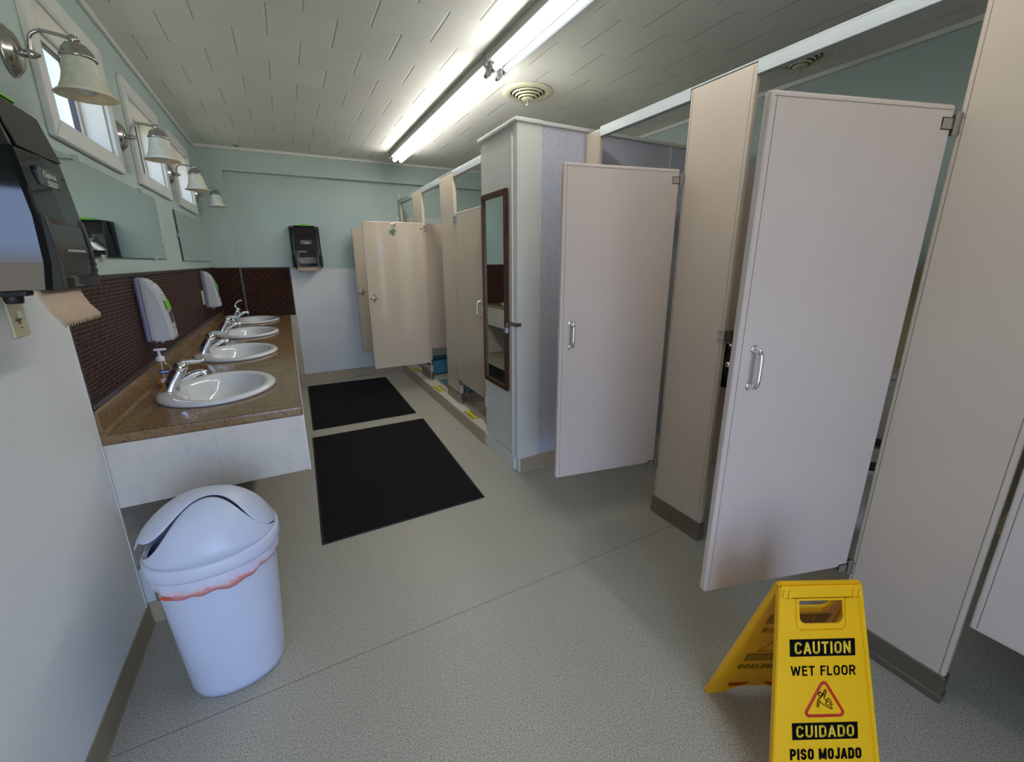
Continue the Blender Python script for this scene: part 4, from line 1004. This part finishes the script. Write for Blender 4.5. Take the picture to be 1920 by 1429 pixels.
# ------------------------------------------------------------------ wet floor sign
cx_, cy_, th_, h_, s_, wt, wb = 1.753, .4119, -.4627, .5738, .1664, .2141, .2954
ws = thing('wet_floor_sign', 'yellow folding wet floor sign standing on the floor at lower right', 'caution sign', (cx_, cy_, 0), th_)
def panel4(side):   # local: X = width, -Y = towards viewer side
    top = Vector((0, 0, h_)); bot = Vector((0, -side*s_, 0)); d = (bot-top); Ln = d.length; yax = -d.normalized()
    m = frame4(top, (1, 0, 0), yax)           # x right, y up the panel, z = normal (outward for front)
    return m, Ln
def sign_panel(side):
    m, Ln = panel4(side); o = 1 if side > 0 else -1
    hw = lambda v: wt/2+(wb-wt)/2*(v/Ln)
    t = .012; b = B()
    # outline with hand hole built from pieces: two stiles, header, body, feet
    def quad(x0a, x1a, v0, x0b, x1b, v1, z0, z1, bev=.002):
        tt = bmesh.new(); P = [(x0a, -v0), (x1a, -v0), (x1b, -v1), (x0b, -v1)]
        lo = [tt.verts.new((x, y, z0)) for x, y in P]; hi = [tt.verts.new((x, y, z1)) for x, y in P]
        tt.faces.new(lo[::-1]); tt.faces.new(hi)
        for i in range(4): tt.faces.new((lo[i], lo[(i+1) % 4], hi[(i+1) % 4], hi[i]))
        bmesh.ops.recalc_face_normals(tt, faces=tt.faces[:])
        if bev: bmesh.ops.bevel(tt, geom=tt.edges[:], offset=bev, segments=2, affect='EDGES')
        tt.transform(m); b.merge(tt)
    zi, zo = (-.004, .0) ; zr = .006
    # web with hand hole
    H0, H1, HW = .040, .098, .056
    quad(-hw(0)+.002, hw(0)-.002, .0, -hw(H0)+.002, hw(H0)-.002, H0, zi, zo, 0)
    quad(-hw(H0)+.002, -HW, H0, -hw(H1)+.002, -HW+.0, H1-.0, zi, zo, 0); quad(HW, hw(H0)-.002, H0, HW, hw(H1)-.002, H1, zi, zo, 0)
    quad(-hw(H1)+.002, hw(H1)-.002, H1, -hw(Ln-.07)+.002, hw(Ln-.07)-.002, Ln-.07, zi, zo, 0)
    # feet with cut-out between them
    quad(-hw(Ln-.07), -.02, Ln-.07, -hw(Ln), -hw(Ln)+.055, Ln, zi, zo, 0); quad(.02, hw(Ln-.07), Ln-.07, hw(Ln)-.055, hw(Ln), Ln, zi, zo, 0)
    quad(-.09, .09, Ln-.07, -.085, .085, Ln-.045, zi, zo, 0)
    # rounded corners of the hand hole
    for sx_ in (-1, 1):
        tt = bmesh.new(); P = [(sx_*HW, -H1)]+[(sx_*(HW-.018+.018*math.sin(a*PI/10)), -(H1-.018+.018*math.cos(a*PI/10))) for a in range(6)]
        lo = [tt.verts.new((x, y, zi)) for x, y in P]; hi = [tt.verts.new((x, y, zo)) for x, y in P]; tt.faces.new(lo[::-1]); tt.faces.new(hi)
        for i in range(len(P)): tt.faces.new((lo[i], lo[(i+1) % len(P)], hi[(i+1) % len(P)], hi[i]))
        bmesh.ops.recalc_face_normals(tt, faces=tt.faces[:]); tt.transform(m); b.merge(tt)
    # raised rims and stiles (project backwards as flanges too)
    for sx_ in (-1, 1):
        a0, a1 = sx_*hw(0), sx_*hw(Ln)
        x = sorted((a0, a0-sx_*.014)); y = sorted((a1, a1-sx_*.014)); quad(x[0], x[1], .004, y[0], y[1], Ln, -.014, .003)
    quad(-hw(0), hw(0), -.004, -hw(.026), hw(.026), .034, -.012, .004, .004)
    # ridge around the grip
    quad(-.066, -.060, .034, -.066, -.060, .100, 0, .003, .001); quad(.060, .066, .034, .060, .066, .100, 0, .003, .001); quad(-.052, .052, .112, -.052, .052, .117, 0, .003, .001)
    for sx_ in (-1, 1): 
        tt = B(); tt.tube([m @ Vector((sx_*.063, -.098, .001)), m @ Vector((sx_*.060, -.108, .001)), m @ Vector((sx_*.050, -.1145, .001))], .0025, 6); me_ = bpy.data.meshes.new('x'); tt.bm.to_mesh(me_); tt.bm.free(); q = bmesh.new(); q.from_mesh(me_); b.merge(q); bpy.data.meshes.remove(me_)
    p_ = obj('sign_panel', b, 'yellow', ws, local=True)
    # prints
    if side > 0:
        zP = .0006
        K = Ln/.5974
        v1, v2, v3, v4 = .2279*Ln, .2997*Ln, .5769*Ln, .6462*Ln; wc = .168
        def R4(x, v): return m @ Matrix.Translation((x, -v, zP))
        def txt(s, v, w, hgt, mm_b, bold=0.): strokes(mm_b, s, 0, -v, w, hgt, bold, .0006, m)
        b = B(); 
        for a_, c_ in ((v1, v2), (v3, v4)):
            tt = B(); tt.box(-wc/2, wc/2, -c_, -a_, 0, .0007, 0, 2, m); obj('black_block', tt, 'ink', p_, local=True)
        txt('WET FLOOR', .360*Ln, .166, .0245, b, .16); obj('black_word', b, 'ink', p_, local=True); b = B(); txt('PISO MOJADO', .706*Ln, .182, .0270, b, .20); obj('black_word', b, 'ink', p_, local=True); b = B()
        # falling figure outline
        def G(px, py): return ((px-745)*.1018/1350, -(.384*Ln+(py-100)*.1018/1350*1.0))
        def line(pts, r=.0009):
            b.tube([m @ Vector((G(*q)[0], G(*q)[1], .0011)) for q in pts], r, 6)
        line([(620+65*math.cos(a*PI/10), 690+65*math.sin(a*PI/10)) for a in range(21)], .0011)
        line([(660, 770), (590, 820), (540, 870), (510, 960), (490, 1080), (520, 1110), (550, 1090), (575, 960), (590, 890), (640, 980), (760, 1060), (960, 1175), (1005, 1170), (1005, 1140), (790, 1005), (800, 975), (880, 905), (920, 960), (960, 1050), (1000, 1065), (1010, 1030), (960, 900), (900, 820), (790, 905), (740, 810), (770, 740), (825, 600), (820, 560), (785, 545), (755, 580), (715, 720), (690, 730)])
        obj('falling_figure', b, 'ink', p_, local=True); b = B()
        # maker's mark under the text
        b.tube([m @ Vector((-.026+.014*math.cos(a), -(.795*Ln)+.014*math.sin(a), .0008)) for a in [i*PI/10 for i in range(-1, 14)]], .0014, 6)
        text_into(b, 'TILL MAGIC', .02, R4(.022, .80*Ln), fitw=.078, fith=.011, bold=.0004)
        obj('maker_mark', b, 'ink', p_, local=True)
        b = B(); strokes(b, 'CAUTION', 0, -(v1+v2)/2, .144, .0300, .17, .0008, m)
        obj('yellow_word', b, 'inkyellow', p_, local=True); b = B()
        strokes(b, 'CUIDADO', 0, -(v3+v4)/2, .148, .0290, .17, .0008, m)
        obj('yellow_word', b, 'inkyellow', p_, local=True)
        b = B(); n = 60; cyT = .487*Ln
        A = [(0, -.387*Ln), (.0585, -.553*Ln), (-.0585, -.553*Ln)]
        def rounded(P, r, k=8):
            out = []
            for i in range(3):
                p0, p1, p2 = Vector(P[i-1]).to_2d() if False else Vector((P[i-1][0], P[i-1][1])), Vector((P[i][0], P[i][1])), Vector((P[(i+1) % 3][0], P[(i+1) % 3][1]))
                d0 = (p0-p1).normalized(); d1 = (p2-p1).normalized(); ang = d0.angle(d1); tl = r/math.tan(ang/2); bis = (d0+d1).normalized(); c = p1+bis*(r/math.sin(ang/2))
                a_ = p1+d0*tl-c; b__ = p1+d1*tl-c
                for j in range(k+1):
                    q = a_.lerp(b__, j/k).normalized()*r+c; out.append((q.x, q.y))
            return out
        outer = rounded(A, .011); cen = (0, sum(p[1] for p in A)/3)
        # inner ring offset inward by constant width
        A2 = []
        for i in range(3):
            p0, p1, p2 = Vector(A[i-1]), Vector(A[i]), Vector(A[(i+1) % 3]); d0 = (p0-p1).normalized(); d1 = (p2-p1).normalized(); ang = d0.angle(d1)
            A2.append(tuple(p1+(d0+d1).normalized()*(.0062/math.sin(ang/2))))
        inner = rounded(A2, .0058)
        b.loops([[m @ Vector((x, y, .0003)) for x, y in outer], [m @ Vector((x, y, .0014)) for x, y in outer], [m @ Vector((x, y, .0014)) for x, y in inner], [m @ Vector((x, y, .0003)) for x, y in inner]], False, False)
        obj('warning_triangle', b, 'red', p_, local=True)
    else:
        # faint print showing through from the far side, mirrored
        v1, v2, v3, v4 = .2279*Ln, .2997*Ln, .5769*Ln, .6462*Ln; wc = .168
        zF = -.0046 if m.to_3x3() @ Vector((0, 0, 1)) @ Vector((0, 1, 0)) > 0 else .0006
        b = B()
        for a_, c_ in ((v1, v2), (v3, v4)):
            tt = B(); tt.box(-wc/2, wc/2, -c_, -a_, zF, zF+.0004, 0, 2, m); b.merge(tt.bm)
        mir = Matrix.Diagonal((-1, 1, 1, 1))
        strokes(b, 'WET FLOOR', 0, -.36*Ln, .166, .0245, .135, zF, m, True); strokes(b, 'PISO MOJADO', 0, -.706*Ln, .182, .0270, .20, zF, m, True)
        for q in (((0, -.387*Ln), (.0585, -.553*Ln)), ((.0585, -.553*Ln), (-.0585, -.553*Ln)), ((-.0585, -.553*Ln), (0, -.387*Ln))):
            b.tube([m @ Vector((*q[0], zF)), m @ Vector((*q[1], zF))], .0012, 5)
        obj('show_through_print', b, 'ghost', p_, local=True)
        b = B(); zG = zF-.0004 if zF < 0 else zF+.0006
        strokes(b, 'CAUTION', 0, -(v1+v2)/2, .144, .030, .17, zG, m, True); obj('show_through_word', b, 'ghosty', p_, local=True); b = B(); strokes(b, 'CUIDADO', 0, -(v3+v4)/2, .148, .029, .17, zG, m, True)
        obj('show_through_word', b, 'ghosty', p_, local=True)
sign_panel(1); sign_panel(-1)
m4, Ln_ = panel4(1)
for sx_ in (-1, 1):
    for dx_ in (.082, .097):
        tt = B(); tt.box(sx_*dx_-.004, sx_*dx_+.004, -.030, -.012, .004, .0075, .0015, 2, m4); obj('hinge_clip', tt, 'yellow', ws, local=True)

# ------------------------------------------------------------------ camera
yaw, pit, rol = R_(27.55438912), R_(14.78317684), R_(-.42172346)
f_ = Vector((math.sin(yaw)*math.cos(pit), math.cos(yaw)*math.cos(pit), -math.sin(pit)))
r0 = Vector((math.cos(yaw), -math.sin(yaw), 0)); u0 = r0.cross(f_)
r_ = r0*math.cos(rol)+u0*math.sin(rol); u_ = -r0*math.sin(rol)+u0*math.cos(rol)
cam = bpy.data.cameras.new('camera'); co = bpy.data.objects.new('camera', cam); COL.objects.link(co)
mt = Matrix.Identity(4)
for i, a in enumerate((r_, u_, -f_)):
    for j in range(3): mt[j][i] = a[j]
mt.translation = Vector((.64197266, 0, 1.37877587)); co.matrix_world = mt
cam.sensor_width = 36; cam.lens = 775.5502717/1920*36; cam.shift_x = 8.49424/1920; cam.shift_y = -20.99145/1920; cam.clip_start = .02
SC.camera = co

# ------------------------------------------------------------------ light
SKY_SIDE = (.95, 1.2, 1.4); SKY_SUN = (3.6, 5.0, 8.0); GND_SIDE = (1.0, .97, .86); GND_SUN = (3.2, 3.05, 2.6)
w = bpy.data.worlds.new('sky'); SC.world = w; w.use_nodes = True; bg = w.node_tree.nodes['Background']
wt_ = w.node_tree; tc = wt_.nodes.new('ShaderNodeTexCoord'); sx3 = wt_.nodes.new('ShaderNodeSeparateXYZ'); wt_.links.new(tc.outputs['Generated'], sx3.inputs[0])
def wm(op, a, b=0., cl=False):
    n = wt_.nodes.new('ShaderNodeMath'); n.operation = op; n.use_clamp = cl
    for i, v in enumerate((a, b)):
        if isinstance(v, bpy.types.NodeSocket): wt_.links.new(v, n.inputs[i])
        else: n.inputs[i].default_value = v
    return n.outputs[0]
def wx(f, a, b):
    n = wt_.nodes.new('ShaderNodeMix'); n.data_type = 'RGBA'; wt_.links.new(f, n.inputs[0])
    for i, v in ((6, a), (7, b)):
        if isinstance(v, tuple): n.inputs[i].default_value = (*v, 1)
        else: wt_.links.new(v, n.inputs[i])
    return n.outputs[2]
sunny = wm('POWER', wm('MAXIMUM', wm('MULTIPLY', sx3.outputs['Y'], -1.), 0.), 1.3, True)      # the bright side of the sky lies behind the camera
sky = wx(sunny, SKY_SIDE, SKY_SUN)
gnd = wx(sunny, GND_SIDE, GND_SUN)
up = wm('MULTIPLY', wm('ADD', sx3.outputs['Z'], .02), 25., True)
wt_.links.new(wx(up, gnd, sky), bg.inputs[0]); bg.inputs[1].default_value = 1.0
def portal(loc, rot, sx, sy):
    l = bpy.data.lights.new('daylight_portal', 'AREA'); l.shape = 'RECTANGLE'; l.size = sx; l.size_y = sy; l.cycles.is_portal = True
    o = bpy.data.objects.new('daylight_portal', l); COL.objects.link(o); o.location = loc; o.rotation_euler = rot
for y0, y1 in WIN: portal((-.14, (y0+y1)/2, (WZ0+WZ1)/2), (0, -PI/2, 0), WZ1-WZ0, y1-y0)
portal(((DX0+DX1)/2, YB-.14, DZ/2), (PI/2, 0, 0), DX1-DX0, DZ)

SC.view_settings.view_transform = 'Standard'; SC.view_settings.look = 'None'; SC.view_settings.gamma = 1.0
SC.view_settings.use_curve_mapping = False; SC.view_settings.exposure = -0.06
